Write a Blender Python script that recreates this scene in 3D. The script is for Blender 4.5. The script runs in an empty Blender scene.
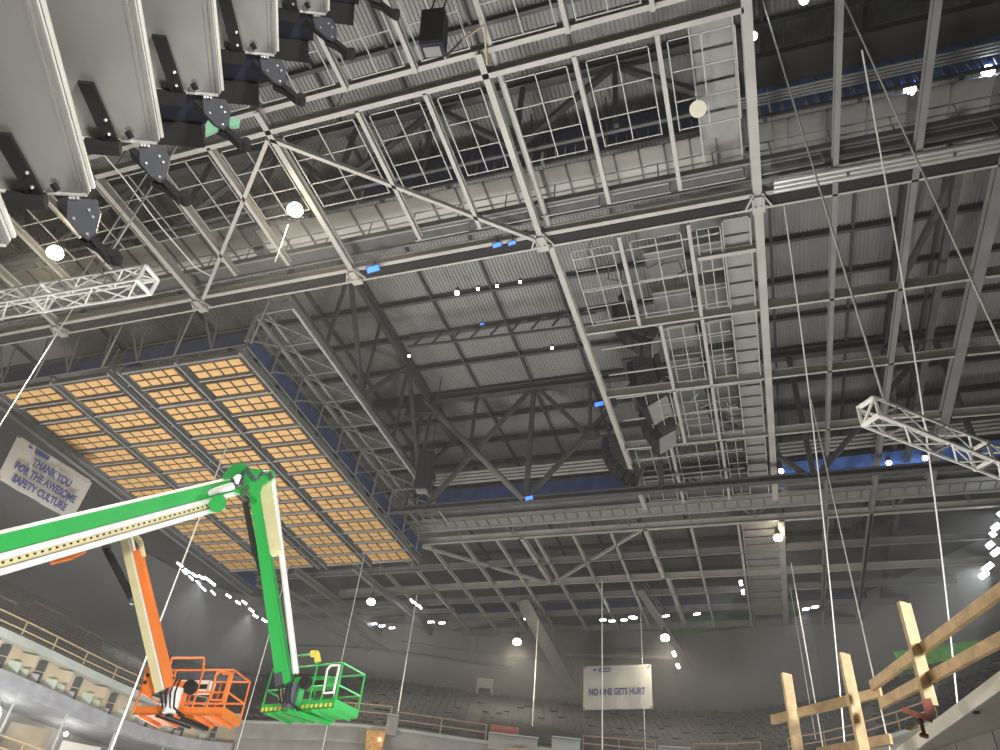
import bpy, math, random
from mathutils import Vector as V, Matrix
random.seed(7)
D = bpy.data; SC = bpy.context.scene; COL = SC.collection
PI = math.pi

# ------------------------------------------------------------------ camera
# metres, camera at the origin, event floor at z = -2, X right, Y towards the far end, Z up
FPX = 745.0
def cv(x, y): return V((x - 500, -(y - 375), -FPX)).normalized()
_z = cv(600, -535); _y = cv(808, 1035); _y = (_y - _z * _y.dot(_z)).normalized(); _x = _y.cross(_z)
ROT = Matrix((_x, _y, _z))                       # camera -> world
cam = D.objects.new('camera', D.cameras.new('camera')); COL.objects.link(cam)
cam.data.sensor_width = 36; cam.data.lens = FPX * 36 / 1000; cam.data.clip_end = 400; cam.data.clip_start = .05
cam.matrix_world = ROT.to_4x4(); SC.camera = cam
def ray(px, py): return ROT @ cv(px, py)
def at(px, py, z):
    d = ray(px, py); return d * (z / d.z)
def pd(px, py, h):                               # point on the ray at horizontal distance h
    d = ray(px, py); return d * (h / math.hypot(d.x, d.y))
CR = ROT @ V((1, 0, 0))                             # the camera's right, in the world
def atY(px, py, y):
    d = ray(px, py); return d * (y / d.y)

# ------------------------------------------------------------------ world, exposure, floor work lights, added side fill
SC.view_settings.view_transform = 'Standard'; SC.view_settings.look = 'None'
SC.view_settings.exposure = 0.0; SC.view_settings.gamma = 1.0; SC.view_settings.use_curve_mapping = False
w = D.worlds.new('world'); SC.world = w; w.use_nodes = True
w.node_tree.nodes['Background'].inputs[0].default_value = (1, .97, .92, 1)
w.node_tree.nodes['Background'].inputs[1].default_value = .035
def area(name, loc, target, size, power, col=(1, .985, .96), spread=PI):
    l = D.lights.new(name, 'AREA'); l.shape = 'DISK'; l.size = size; l.energy = power; l.color = col; l.spread = spread
    o = D.objects.new(name, l); COL.objects.link(o); o.location = loc
    o.rotation_euler = (V(target) - V(loc)).to_track_quat('-Z', 'Y').to_euler(); return o
area('floor_work_light', (-26, 24, -1.2), (-22, 24, 25), 5, 5000)
area('floor_work_light', (2, 30, -1.2), (0, 30, 25), 5, 4400)
area('floor_work_light', (-14, 46, -1.2), (-14, 50, 25), 5, 4200)
area('floor_work_light', (-6, 15, -1.2), (-7, 15, 25), 4, 850, spread=PI*.42)
area('floor_work_light', (-8, 10, -1.2), (-10, 14, 25), 5, 700)
area('side_fill_light', (-24, 28, -1.2), (-48, 36, 20), 4, 1900, spread=PI*.6)  # unseen fill, added to brighten the poorly lit left wall
area('tower_work_light', (9, -5, 4), (-15, 16, 6.5), 2, 900, spread=PI*.38)
SC.cycles.max_bounces = 5; SC.cycles.diffuse_bounces = 3; SC.cycles.glossy_bounces = 2
SC.cycles.volume_bounces = 0; SC.cycles.sample_clamp_indirect = 4; SC.cycles.use_denoising = True

# ------------------------------------------------------------------ materials
def mat(name, c, rough=.6, metal=0, var=.1, scale=2.0, emit=None, es=0, bump=0):
    m = D.materials.new(name); m.use_nodes = True; nt = m.node_tree; b = nt.nodes['Principled BSDF']
    b.inputs['Roughness'].default_value = rough; b.inputs['Metallic'].default_value = metal
    b.inputs['Base Color'].default_value = (*c, 1)
    if var:
        tc = nt.nodes.new('ShaderNodeTexCoord'); n = nt.nodes.new('ShaderNodeTexNoise'); r = nt.nodes.new('ShaderNodeValToRGB')
        n.inputs['Scale'].default_value = scale; n.inputs['Detail'].default_value = 5
        nt.links.new(tc.outputs['Object'], n.inputs['Vector']); nt.links.new(n.outputs['Fac'], r.inputs['Fac'])
        r.color_ramp.elements[0].position = .3; r.color_ramp.elements[1].position = .7
        r.color_ramp.elements[0].color = (*[x * (1 - var) for x in c], 1); r.color_ramp.elements[1].color = (*[min(1, x * (1 + var)) for x in c], 1)
        nt.links.new(r.outputs['Color'], b.inputs['Base Color'])
        if bump:
            bp = nt.nodes.new('ShaderNodeBump'); bp.inputs['Strength'].default_value = bump
            nt.links.new(n.outputs['Fac'], bp.inputs['Height']); nt.links.new(bp.outputs['Normal'], b.inputs['Normal'])
    if emit:
        b.inputs['Emission Color'].default_value = (*emit, 1); b.inputs['Emission Strength'].default_value = es
    return m
MT = dict(
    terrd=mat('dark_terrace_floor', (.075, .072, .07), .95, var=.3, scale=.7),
    railb=mat('brown_lumber_rail', (.26, .20, .13), .8, var=.15),
    slat=mat('grey_slat_sheet', (.22, .22, .21), .6, var=.1),
    bluedk=mat('dark_navy_netting', (.018, .028, .10), .7, var=.4, scale=2),
    beam=mat('painted_grey_steel', (.34, .33, .30), .5, var=.14, scale=.7),
    beam2=mat('dull_grey_steel', (.17, .17, .165), .55, var=.15, scale=.7),
    dark=mat('dark_primed_steel', (.065, .065, .066), .6, var=.2),
    rod=mat('galvanised_rod', (.36, .36, .34), .5, var=.1),
    deck=mat('galvanised_roof_deck', (.25, .25, .245), .55, var=.16, scale=.25),
    soffit=mat('galvanised_soffit_sheet', (.50, .49, .45), .5, var=.16, scale=.35),
    wall=mat('smooth_grey_plaster', (.25, .247, .24), .9, var=.12, scale=.12),
    wallup=mat('charcoal_upper_wall', (.12, .12, .12), .9, var=.2, scale=.2),
    conc=mat('raw_concrete', (.30, .29, .27), .9, var=.15, scale=.8, bump=.1),
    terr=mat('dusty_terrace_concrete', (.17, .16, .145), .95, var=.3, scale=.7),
    seat=mat('dark_seat_plastic', (.045, .045, .048), .7, var=.3),
    fascia=mat('pale_green_grey_fascia', (.33, .36, .33), .8, var=.1, scale=.5),
    board=mat('tan_sheathing_board', (.38, .32, .23), .8, var=.1, scale=.8),
    gboard=mat('green_gypsum_board', (.36, .41, .34), .8, var=.08),
    tarp=mat('grey_protective_sheet', (.27, .28, .31), .8, var=.2, scale=1.2, bump=.3),
    lumber=mat('tan_lumber', (.38, .29, .17), .8, var=.15, scale=3),
    pine=mat('pine_timber', (.70, .52, .30), .75, var=.22, scale=9),
    tan=mat('tan_acoustic_board', (.60, .37, .15), .8, var=.08, scale=1.5),
    brown=mat('brown_panel_frame', (.05, .033, .022), .7, var=.1),
    blue=mat('navy_blue_netting', (.02, .038, .13), .7, var=.35, scale=1.5),
    bluelit=mat('lamplit_blue_sheet', (.10, .22, .62), .6, var=.35, scale=1.5),  # brighter blue: blue lamp light put into the netting colour
    green=mat('glossy_green_paint', (.03, .42, .08), .4, var=.06),
    greend=mat('deep_green_panel', (.05, .16, .04), .8, var=.3),
    white=mat('white_paint', (.86, .85, .82), .45, var=.05),
    cream=mat('cream_boom_steel', (.68, .60, .34), .5, var=.08),
    orange=mat('safety_orange_paint', (.85, .22, .035), .45, var=.08),
    yellow=mat('yellow_foam', (.80, .65, .10), .8, var=.1),
    black=mat('black_powder_coat', (.012, .011, .012), .9, var=.2),
    navy=mat('black_navy_cabinet', (.008, .010, .024), .9, var=.2),
    plate=mat('grey_rigging_plate', (.10, .105, .12), .45, .4, var=.1),
    cab=mat('light_grey_cabinet', (.29, .285, .265), .6, var=.05, scale=1.2),
    cabedge=mat('off_white_cabinet_edge', (.78, .76, .70), .5, var=.04),
    mint=mat('mint_green_cover', (.20, .42, .27), .6, var=.08),
    chrome=mat('bright_steel', (.75, .75, .75), .3, .8, var=.05),
    rope=mat('white_rope', (.74, .73, .70), .7, var=.05),
    banner=mat('white_banner_vinyl', (.37, .36, .33), .6, var=.07, scale=1.5),
    ink=mat('navy_print', (.035, .045, .16), .6, var=0),
    inkg=mat('grey_print', (.25, .25, .24), .6, var=0),
    rust=mat('rusty_red_clamp', (.38, .13, .09), .7, var=.25, scale=12),
    rustd=mat('dark_rust', (.12, .035, .025), .8, var=.3, scale=12),
    block=mat('grey_masonry_block', (.48, .475, .44), .9, var=.12, scale=6),
    mortar=mat('mortar_joint', (.50, .49, .46), .9, var=.05),
    slab=mat('smooth_concrete', (.58, .57, .53), .85, var=.08, scale=3, bump=.05),
    strip=mat('white_lit_edge', (.85, .84, .78), .5, var=.05),  # white stands in for the light caught by the slab edge
    glass=mat('dark_glass', (.05, .055, .06), .15, var=0),
    bulb=mat('lit_warm_lens', (1, .9, .7), emit=(1, .84, .58), es=60, var=0),
    led=mat('lit_white_led', (1, 1, 1), emit=(.86, .93, 1), es=26, var=0),
    ledb=mat('lit_blue_led', (.1, .3, 1), emit=(.01, .08, 1), es=3, var=0),
    creamdisc=mat('cream_lens', (.8, .76, .6), .4, var=.03),
)

# ------------------------------------------------------------------ mesh builder
ORD = 'first second third fourth fifth sixth seventh eighth ninth tenth eleventh twelfth thirteenth fourteenth fifteenth sixteenth'.split()
class MB:
    def __init__(s): s.v = []; s.f = []
    def poly(s, pts):
        n = len(s.v); s.v += [tuple(p) for p in pts]; s.f.append(tuple(range(n, n + len(pts)))); return s
    def hexa(s, b, t):                            # 4 bottom + 4 top corners
        n = len(s.v); s.v += [tuple(p) for p in b + t]
        s.f += [(n+3, n+2, n+1, n), (n+4, n+5, n+6, n+7)] + [(n+i, n+(i+1) % 4, n+4+(i+1) % 4, n+4+i) for i in range(4)]; return s
    def box(s, x0, x1, y0, y1, z0, z1):
        return s.hexa([V((x0, y0, z0)), V((x1, y0, z0)), V((x1, y1, z0)), V((x0, y1, z0))], [V((x0, y0, z1)), V((x1, y0, z1)), V((x1, y1, z1)), V((x0, y1, z1))])
    def obox(s, o, a, b, c):                      # origin corner and three edge vectors
        o, a, b, c = V(o), V(a), V(b), V(c)
        return s.hexa([o, o+a, o+a+b, o+b], [o+c, o+a+c, o+a+b+c, o+b+c])
    def frame(s, p, q, up):
        d = (V(q) - V(p)).normalized(); u = V(up)
        if abs(d.dot(u.normalized())) > .98: u = V((1, 0, 0))
        side = d.cross(u).normalized(); return d, side, side.cross(d).normalized()
    def bar(s, p, q, w, h, up=(0, 0, 1), off=(0, 0)):
        p, q = V(p), V(q); d, sd, u = s.frame(p, q, up); o = sd * off[0] + u * off[1]
        c = [sd*(-w/2)+u*(-h/2), sd*(w/2)+u*(-h/2), sd*(w/2)+u*(h/2), sd*(-w/2)+u*(h/2)]
        return s.hexa([p+o+k for k in c], [q+o+k for k in c])
    def ibeam(s, p, q, w, h, t=.05, tw=.04):      # p, q on the underside
        s.bar(p, q, w, t, off=(0, t/2)); s.bar(p, q, w, t, off=(0, h-t/2)); return s.bar(p, q, tw, h-2*t, off=(0, h/2))
    def tube(s, p, q, r, n=8, r2=None, cap=True):
        p, q = V(p), V(q); d, sd, u = s.frame(p, q, (0, 0, 1)); k = len(s.v); r2 = r if r2 is None else r2
        for c, rr in ((p, r), (q, r2)):
            for i in range(n):
                a = 2*PI*i/n; s.v.append(tuple(c + sd*math.cos(a)*rr + u*math.sin(a)*rr))
        s.f += [(k+i, k+(i+1) % n, k+n+(i+1) % n, k+n+i) for i in range(n)]
        if cap: s.f += [tuple(k+n-1-i for i in range(n)), tuple(k+n+i for i in range(n))]
        return s
    def path(s, pts, r, n=6):
        for a, b in zip(pts, pts[1:]): s.tube(a, b, r, n)
        return s
    def prism(s, pts, d):                         # planar outline pushed along d
        n = len(pts); k = len(s.v); d = V(d)
        s.v += [tuple(p) for p in pts] + [tuple(V(p)+d) for p in pts]
        s.f += [tuple(k+n-1-i for i in range(n)), tuple(k+n+i for i in range(n))] + [(k+i, k+(i+1) % n, k+n+(i+1) % n, k+n+i) for i in range(n)]
        return s
    def sphere(s, c, r, n=10, m=6, sq=(1, 1, 1)):
        k = len(s.v); c = V(c)
        for j in range(m+1):
            t = PI*j/m
            for i in range(n):
                a = 2*PI*i/n; s.v.append((c.x+r*sq[0]*math.sin(t)*math.cos(a), c.y+r*sq[1]*math.sin(t)*math.sin(a), c.z+r*sq[2]*math.cos(t)))
        for j in range(m):
            for i in range(n): s.f.append((k+j*n+i, k+j*n+(i+1) % n, k+(j+1)*n+(i+1) % n, k+(j+1)*n+i))
        return s
LOC = {}
def mk(name, mb, m, parent=None, label=None, origin=None):
    if parent is not None: o0 = LOC[parent.name]
    else:
        if origin is None:
            xs, ys, zs = zip(*mb.v); origin = ((min(xs)+max(xs))/2, (min(ys)+max(ys))/2, min(zs))
        o0 = V(origin)
    me = D.meshes.new(name); me.from_pydata([(x-o0.x, y-o0.y, z-o0.z) for x, y, z in mb.v], [], mb.f); me.update()
    me.materials.append(MT[m] if isinstance(m, str) else m)
    o = D.objects.new(name, me); COL.objects.link(o)
    if parent is not None: o.parent = parent; LOC[o.name] = o0
    else: o.location = o0; LOC[o.name] = o0
    if label: o['label'] = label
    return o
def tag(o, label, cat, group=None, kind=None):
    o['label'] = label; o['category'] = cat
    if group: o['group'] = group
    if kind: o['kind'] = kind
    return o
def struct(name, mb, m):
    o = mk(name, mb, m); o['kind'] = 'structure'; return o
def thing(name, loc, label, cat, group=None):
    o = D.objects.new(name, None); COL.objects.link(o); o.location = V(loc); o.empty_display_size = .2
    LOC[o.name] = V(loc); return tag(o, label, cat, group)
def dup(root, loc, label=None, group=None):
    r = root.copy(); COL.objects.link(r); r.location = V(loc); LOC[r.name] = V(loc)
    if label: r['label'] = label
    if group: r['group'] = group
    for ch in root.children:
        c = ch.copy(); COL.objects.link(c); c.parent = r
        for g in ch.children:
            e = g.copy(); COL.objects.link(e); e.parent = c
    return r

# ================================================================== SETTING
# arena floor and corrugated roof deck
struct('floor', MB().box(-85, 50, -30, 90, -2.3, -2), 'conc')
mb = MB(); x = -82.0; ZD = 33.4
while x < 46:                                     # trapezoidal ribs running away from the camera
    for a, b, za, zb in ((0, .09, 0, 0), (.09, .115, 0, .07), (.115, .185, .07, .07), (.185, .21, .07, 0)):
        mb.poly([(x+a, -25, ZD+za), (x+b, -25, ZD+zb), (x+b, 88, ZD+zb), (x+a, 88, ZD+za)])
    x += .21
struct('ceiling', mb, 'deck')
# the seating bowl is a ring around the floor: r(azimuth) is the distance of the upper balcony rail
RT = [(-120, 40), (-90, 44), (-70, 46), (-60, 48.5), (-53, 51), (-48, 54.6), (-43, 59.5), (-39.5, 62), (-36, 60), (-33, 57.5), (-30, 56), (-27, 55),
      (-22, 55.8), (-18, 56.2), (-14, 56.5), (-10, 57), (-4.6, 57.6), (-1.5, 57.3), (1.5, 55.6), (7, 51.7), (10, 48.2), (16, 43.5), (25, 37.5), (40, 32), (60, 28), (90, 26), (120, 26)]
def rr(a):
    for (a0, r0), (a1, r1) in zip(RT, RT[1:]):
        if a0 <= a <= a1: return r0 + (r1-r0)*(a-a0)/(a1-a0)
    return 40
def rs(a): return sum(rr(a+k)*w_ for k, w_ in ((-4, 1), (-2, 2), (0, 3), (2, 2), (4, 1)))/9
def rp(a, dr, z):
    r = rs(a)+dr; t = math.radians(a); return V((r*math.sin(t), r*math.cos(t), z))
def ring(mb, prof, a0, a1, st=2.0):
    n = max(1, int(round((a1-a0)/st)))
    for i in range(n):
        s, e = a0+(a1-a0)*i/n, a0+(a1-a0)*(i+1)/n
        for (d0, z0), (d1, z1) in zip(prof, prof[1:]): mb.poly([rp(s, d0, z0), rp(e, d0, z0), rp(e, d1, z1), rp(s, d1, z1)])
    return mb
NR = 16; prof = [(0, 12.9)]
for i in range(NR): prof += [(1+i*.78, 12.9+i*.42), (1+i*.78, 12.9+(i+1)*.42)]
ZT = prof[-1][1]; prof.append((14.2, ZT))
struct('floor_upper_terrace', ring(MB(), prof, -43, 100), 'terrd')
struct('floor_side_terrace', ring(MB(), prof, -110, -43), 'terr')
struct('wall_back', ring(MB(), [(14.2, ZT), (14.2, 27.2)], -110, 100), 'wall')
struct('wall_upper', ring(MB(), [(14.2, 27.2), (14.6, 27.2), (14.6, 34)], -110, 100), 'wallup')
struct('trim_1', ring(MB(), [(14.1, ZT+2.9), (13.9, ZT+3.0), (14.1, ZT+3.15)], -36, -18), 'wall')
struct('wall_balcony_fascia', ring(MB(), [(.3, 12.95), (-.15, 12.95), (-.15, 12.75), (.3, 12.7)], -36.5, 100), 'fascia')
struct('trim_3', ring(MB(), [(.1, 12.75), (0, 11.8)], -36.5, 100), 'conc')
struct('wall_balcony_fascia_left', ring(MB(), [(.3, 13.4), (-.15, 13.35), (-.15, 12.9), (.3, 12.85)], -110, -36.5), 'fascia')
struct('ceiling_balcony_soffit', ring(MB(), [(.3, 12.85), (6, 12.85)], -110, -36.5), 'board')
struct('wall_suite', ring(MB(), [(.6, 12.85), (.6, 11.4)], -110, -36.5), 'board')
struct('wall_lower_band', ring(MB(), [(.6, 11.4), (-.2, 11.4), (-.4, 10.6), (-.2, 10.5), (5, 10.5)], -110, -36.5), 'tarp')
struct('wall_lower_front', ring(MB(), [(.3, 11.9), (.1, 9.0)], -36.5, 100), 'conc')
struct('wall_concourse', ring(MB(), [(5, 10.5), (5, 7.2), (-.8, 7.2), (-.8, 6.2), (-8, 0), (-22, -2)], -110, 100), 'conc')
# dark rows of seats: too many to count in the dark
mb = MB()
for i in range(NR-1):
    a = -100.0
    while a < 60:
        rad = rs(a)+1.3+i*.78; stp = math.degrees(.56/rad)
        aisle = (a+3) % 9 < .9
        if not aisle and random.random() > .06 and a > -43:
            c = rp(a, 1.42+i*.78, 12.9+(i+1)*.42); t = math.radians(a)
            rx, ry = V((math.cos(t), -math.sin(t), 0)), V((math.sin(t), math.cos(t), 0))
            hh = random.uniform(.26, .34)
            mb.obox(c - rx*.265 + ry*.1 + V((0, 0, .2)), rx*.5, ry*.07, V((0, 0, hh)))
            mb.obox(c - rx*.25 - ry*.12 + V((0, 0, .2)), rx*.47, ry*.2, V((0, 0, .05)))
        a += stp
tag(mk('stadium_seats', mb, 'seat'), 'dark rows of upper bowl seats stepping up to the grey back wall', 'seats', kind='stuff')

# balcony railings (lumber), in two runs
def railing(a0, a1, label, m, step=3.0, z=14.0, dr=0.0, ext=None):
    t = thing('balcony_railing', rp((a0+a1)/2, dr, z-1.05), label, 'railing'); n = int((a1-a0)*1.0/step*1.0)+1
    n = max(2, int(round(sum(1 for _ in range(1)) * math.radians(a1-a0)*rs((a0+a1)/2)/step)))
    pts = [a0+(a1-a0)*i/n for i in range(n+1)]
    for h, nm in ((z, 'top_rail'), (z-.5, 'middle_rail')):
        b = MB()
        for s, e in zip(pts, pts[1:]): b.bar(rp(s, dr, h), rp(e, dr, h), .05, .075)
        mk(nm, b, m, t)
    for s in pts: mk('post', MB().bar(rp(s, dr, z-1.08), rp(s, dr, z+.02), .07, .07), m, t)
    return t
railing(-76, -39, 'long tan lumber railing on the left balcony above the suites', 'lumber', 1.75, 14.2)
railing(-31.5, -26.4, 'short lumber railing on the balcony right of the green basket', 'railb', 2.4, 14.3)
railing(-26, -19.5, 'lumber railing run on the far balcony left of the red panel', 'railb', 2.6)
railing(-12.6, -7.6, 'lumber railing run on the far balcony below the NO ONE GETS HURT banner', 'railb', 2.6)
railing(-5.0, -.6, 'lumber railing run on the far balcony left of the timber posts', 'railb', 2.2)
railing(1.2, 10.5, 'lumber railing on the right balcony behind the timber posts', 'railb', 2.2)
# blocky parapets between the railing runs
for a0, a1, h, m, lb in ((-26.6, -25.8, 1.0, 'conc', 'small concrete parapet block at the corner beside the green basket'), (-19.3, -15.8, .75, 'conc', 'wide pale parapet box under the red panel'),
                     (-14.8, -12.8, .95, 'fascia', 'white boxed parapet left of the banner foot'), (-7.4, -5.2, .95, 'fascia', 'white boxed parapet right of the banner foot')):
    n = 4; ps = [a0+(a1-a0)*i/n for i in range(n+1)]; b = MB()
    for s, e in zip(ps, ps[1:]): b.hexa([rp(s, -.4, 12.4), rp(e, -.4, 12.4), rp(e, .5, 12.4), rp(s, .5, 12.4)], [rp(s, -.3, 12.6+h), rp(e, -.3, 12.6+h), rp(e, .5, 12.6+h), rp(s, .5, 12.6+h)])
    t = thing('parapet_box', rp((a0+a1)/2, 0, 12.4), lb, 'parapet'); mk('body', b, m, t)
    mk('cap', MB().bar(rp(a0, -.1, 12.66+h), rp(a1, -.1, 12.66+h), .9, .08), 'fascia', t)
tag(mk('red_panel', MB().obox(rp(-19.2, .1, 13.4), rp(-17.2, .1, 13.4)-rp(-19.2, .1, 13.4), (0, .06, 0), (0, 0, .7)), mat('dull_red_panel', (.28, .09, .06), .8)), 'dull red panel leaning on the far parapet', 'panel')
def orange_chute(a, lb):
    t = thing('plywood_chute', rp(a, -.6, 11.0), lb, 'chute'); c = rp(a, -.5, 0); th = math.radians(a); rx = V((math.cos(th), -math.sin(th), 0)); ry = V((math.sin(th), math.cos(th), 0))
    c.z = 0; b = MB().prism([c-rx*.65+V((0, 0, 12.4)), c+rx*.65+V((0, 0, 12.4)), c+rx*.5+V((0, 0, 11)), c-rx*.5+V((0, 0, 11))], -ry*.5)
    mk('body', b, mat('orange_plywood', (.60, .33, .12), .8, var=.3, scale=6), t)
    mk('lip', MB().bar(c-rx*.7-ry*.3+V((0, 0, 12.45)), c+rx*.7-ry*.3+V((0, 0, 12.45)), .6, .08), 'board', t)
    mk('lamp_spot', MB().sphere(c+rx*.3-ry*.6+V((0, 0, 11.9)), .09), mat('lit_small_lamp', (1, .8, .6), emit=(1, .8, .5), es=8, var=0), t)
orange_chute(-27.2, 'orange-lit plywood box under the balcony right of the green basket')
orange_chute(-17.2, 'orange-lit plywood box under the red panel')
orange_chute(1.2, 'orange-lit plywood box at the foot of the leftmost timber post')
# doorway in the back wall
t = thing('portal_frame', rp(-19.9, 13.9, ZT-1.2), 'pale door frame with a dark opening high in the back wall', 'doorway')
def wallbox(a, dr, w_, z0, z1, dep):
    c = rp(a, dr, z0); th = math.radians(a); rx = V((math.cos(th), -math.sin(th), 0)); ry = V((math.sin(th), math.cos(th), 0))
    return MB().obox(c-rx*w_/2, rx*w_, -ry*dep, (0, 0, z1-z0))
mk('header', wallbox(-19.9, 14.1, 1.5, ZT+.9, ZT+1.7, .3), 'slab', t)
for s in (-1, 1): mk('jamb', wallbox(-19.9+s*.52, 14.1, .25, ZT-.5, ZT+.9, .3), 'slab', t)
mk('opening', wallbox(-19.9, 14.15, 1.1, ZT-.6, ZT+.9, .1), 'black', t)
mk('stair_flight', wallbox(-19.9, 11.5, 1.3, ZT-3.2, ZT-1.1, .3), 'slat', t)
# perforated light panels along the wall top
for a0, a1 in ((-26.5, -21.5), (-20.8, -15.5)):
    tag(mk('acoustic_wall_panel', MB().hexa([rp(a0, 13.9, ZT+4.0), rp(a1, 13.9, ZT+4.0), rp(a1, 14.1, ZT+4.0), rp(a0, 14.1, ZT+4.0)], [rp(a0, 13.9, ZT+5.6), rp(a1, 13.9, ZT+5.6), rp(a1, 14.1, ZT+5.6), rp(a0, 14.1, ZT+5.6)]), 'wall'),
        'long grey acoustic panel on the top of the back wall, %s' % ('left one' if a0 < -21 else 'right one'), 'panel')
# green sheet strip under the roof end and the slatted section behind the banner
tag(mk('green_sheet', MB().hexa([rp(-6, 12, 26.0), rp(5.5, 12, 26.6), rp(5.5, 12.4, 26.6), rp(-6, 12.4, 26.0)], [rp(-6, 12, 27.3), rp(5.5, 12, 27.2), rp(5.5, 12.4, 27.2), rp(-6, 12.4, 27.3)]), 'greend'), 'dark green sheet strip where the far roof meets the wall', 'sheet')
tag(mk('green_sheet', MB().prism([pd(893, 652, 53), pd(978, 640, 50), pd(986, 650, 50), pd(902, 671, 53)], (.1, .3, 0)), 'greend'), 'faded green sheet on the right bowl behind the tall timber post', 'sheet')
tag(mk('bulkhead_tube', MB().bar(rp(-14, 12, 23.6), rp(-6, 12, 24.0), .25, .25), 'beam'), 'pale tube running level behind the NO ONE GETS HURT banner', 'pipe')
# left suites: alternating tan and green boards with dark doorways, rails and columns below
g = 'board bays in the left suites'
for k in range(15):
    a = -38.5-k*2.35
    lb = 'half-boarded suite bay under the left balcony, %s from the orange basket' % ORD[k]
    t = thing('suite_bay', rp(a, .5, 11.4), lb, 'suite front', g)
    mk('green_board', wallbox(a-.80, .50, .95, 11.42, 12.05+.1*(k % 2), .05), 'gboard', t)
    mk('green_board', wallbox(a-.02, .50, .50, 11.42, 12.0, .05), 'gboard', t)
    mk('tan_board', wallbox(a-.45, .50, 1.6, 12.1, 12.75, .04), 'board', t)
    mk('doorway', wallbox(a+.72, .52, .7, 11.42, 12.75, .05), 'glass', t)
    mk('stacked_goods', wallbox(a+.68, .44, .45, 11.42, 11.75+.1*(k % 3), .1), 'tarp', t)
    for q in (-.42, .42): mk('door_post', wallbox(a+.72+q, .46, .05, 11.4, 12.85, .06), 'lumber', t)
    mk('guard_rail', wallbox(a+.72, .44, .8, 12.1, 12.15, .05), 'lumber', t)
# pale step edges and bare lumber frames on the empty left terrace
mb = MB()
for i in range(NR): ring(mb, [(1+i*.78-.01, 12.9+(i+1)*.42-.10), (1+i*.78-.02, 12.9+(i+1)*.42+.01)], -80, -41)
struct('trim_4', mb, 'slat')
for k in range(9):
    a = -40.8-k*2.9; i0 = 2+(k*5) % 4; zb = 12.9+(i0+1)*.42; t = thing('lumber_frame', rp(a, 1+i0*.78+.3, zb), 'bare lumber frame standing on the empty left terrace, %s from the orange boom' % ORD[k], 'frame', 'lumber frames on the left terrace')
    for q in (0, 1.1, 2.0): mk('stud', MB().bar(rp(a-q, 1+i0*.78+.3, zb), rp(a-q, 1+i0*.78+.3, zb+1.5), .06, .06), 'railb', t)
    mk('top_plate', MB().bar(rp(a-2.0, 1+i0*.78+.3, zb+1.5), rp(a, 1+i0*.78+.3, zb+1.5), .06, .06), 'railb', t)
for k in range(14):
    a = -37.6-k*3.1
    tag(mk('pale_column', wallbox(a, -.1, .13, 7.2, 10.55, .13), 'fascia'), 'slim pale post of the open left concourse, %s from the orange basket' % ORD[k], 'column', 'pale posts in the left concourse')
    t = thing('guard_rail', rp(a-1.6, -.6, 7.2), 'lumber guard rail on the left concourse edge, %s from the orange basket' % ORD[k], 'railing', 'guard rails on the left concourse')
    for z in (7.75, 8.3): mk('rail', MB().bar(rp(a-3.0, -.6, z), rp(a, -.6, z), .05, .08), 'lumber', t)
    for q in (.05, 1.6): mk('post', MB().bar(rp(a-q, -.6, 7.2), rp(a-q, -.6, 8.35), .08, .08), 'lumber', t)
    tag(mk('partition_sheet', wallbox(a-1.6, 3.4, 2.4, 7.2, 9.9, .1), 'board' if k % 2 else 'slab'), 'pale sheet wall inside the left concourse, %s from the orange basket' % ORD[k], 'partition', 'sheet walls inside the left concourse')
for k in range(3):
    c = rp(-46.5-k*4.1, 2.0, 9.9)
    t = thing('work_lamp', c, 'small lit work lamp in the open left concourse, %s from the orange basket' % ORD[k], 'lamp'); mk('lens', MB().sphere(c, .12), 'led', t); mk('cord', MB().tube(c, c+V((0, 0, .45)), .02, 6), 'dark', t)
    l = D.lights.new('concourse_light', 'POINT'); l.energy = 120; l.color = (1, .95, .8); l.shadow_soft_size = .12
    o = D.objects.new('concourse_light', l); COL.objects.link(o); o.parent = t; o.location = (0, 0, -.2)

# sloping gangways hanging from the far roof down to the back wall
for (p, q, w_, lb) in ((at(522, 600, 25), pd(572, 690, 66), 1.3, 'wide dark gangway sloping down left of the banner to the back wall'), (at(640, 590, 25), pd(690, 668, 67), .6, 'narrow dark gangway sloping down right of the banner')):
    t = thing('sloping_gangway', q, lb, 'gangway'); mk('deck', MB().bar(p, q, w_, .15), 'beam2', t); sd = (q-p).cross(V((0, 0, 1))).normalized()
    for e_ in (-1, 1):
        b = MB()
        for h in (.5, 1.0): b.tube(p+sd*e_*w_/2+V((0, 0, h)), q+sd*e_*w_/2+V((0, 0, h)), .035, 6)
        for i in range(9): c = p.lerp(q, i/8)+sd*e_*w_/2; b.tube(c, c+V((0, 0, 1)), .03, 6)
        mk('handrail', b, 'beam2', t)

# ================================================================== ROOF STEEL
def beam(p, q, wd, h, m, label, cat='beam', group=None, name='steel_beam', t=.05):
    return tag(mk(name, MB().ibeam(p, q, wd, h, t), m), label, cat, group)
ZL = 25.0
# purlins under the deck
for k in range(-9, 16):
    y = 29.8 + 3.15*k
    beam((-78, y, 32.95), (44, y, 32.95), .2, .4, 'dark', 'dark purlin carrying the corrugated deck, running left to right', group='roof purlins under the deck', name='roof_purlin')
for x in (-57, -49, -41, -33, -24.6, -20.5, -16.8, -12.8, -8.7, -4.6, 3.6, 7.8, 12, 20, 28):
    beam((x, -4, 33.05), (x, 84, 33.05), .14, .3, 'dark', 'dark rafter under the corrugated deck, running away from the camera', group='rafters under the deck', name='roof_rafter')
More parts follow.
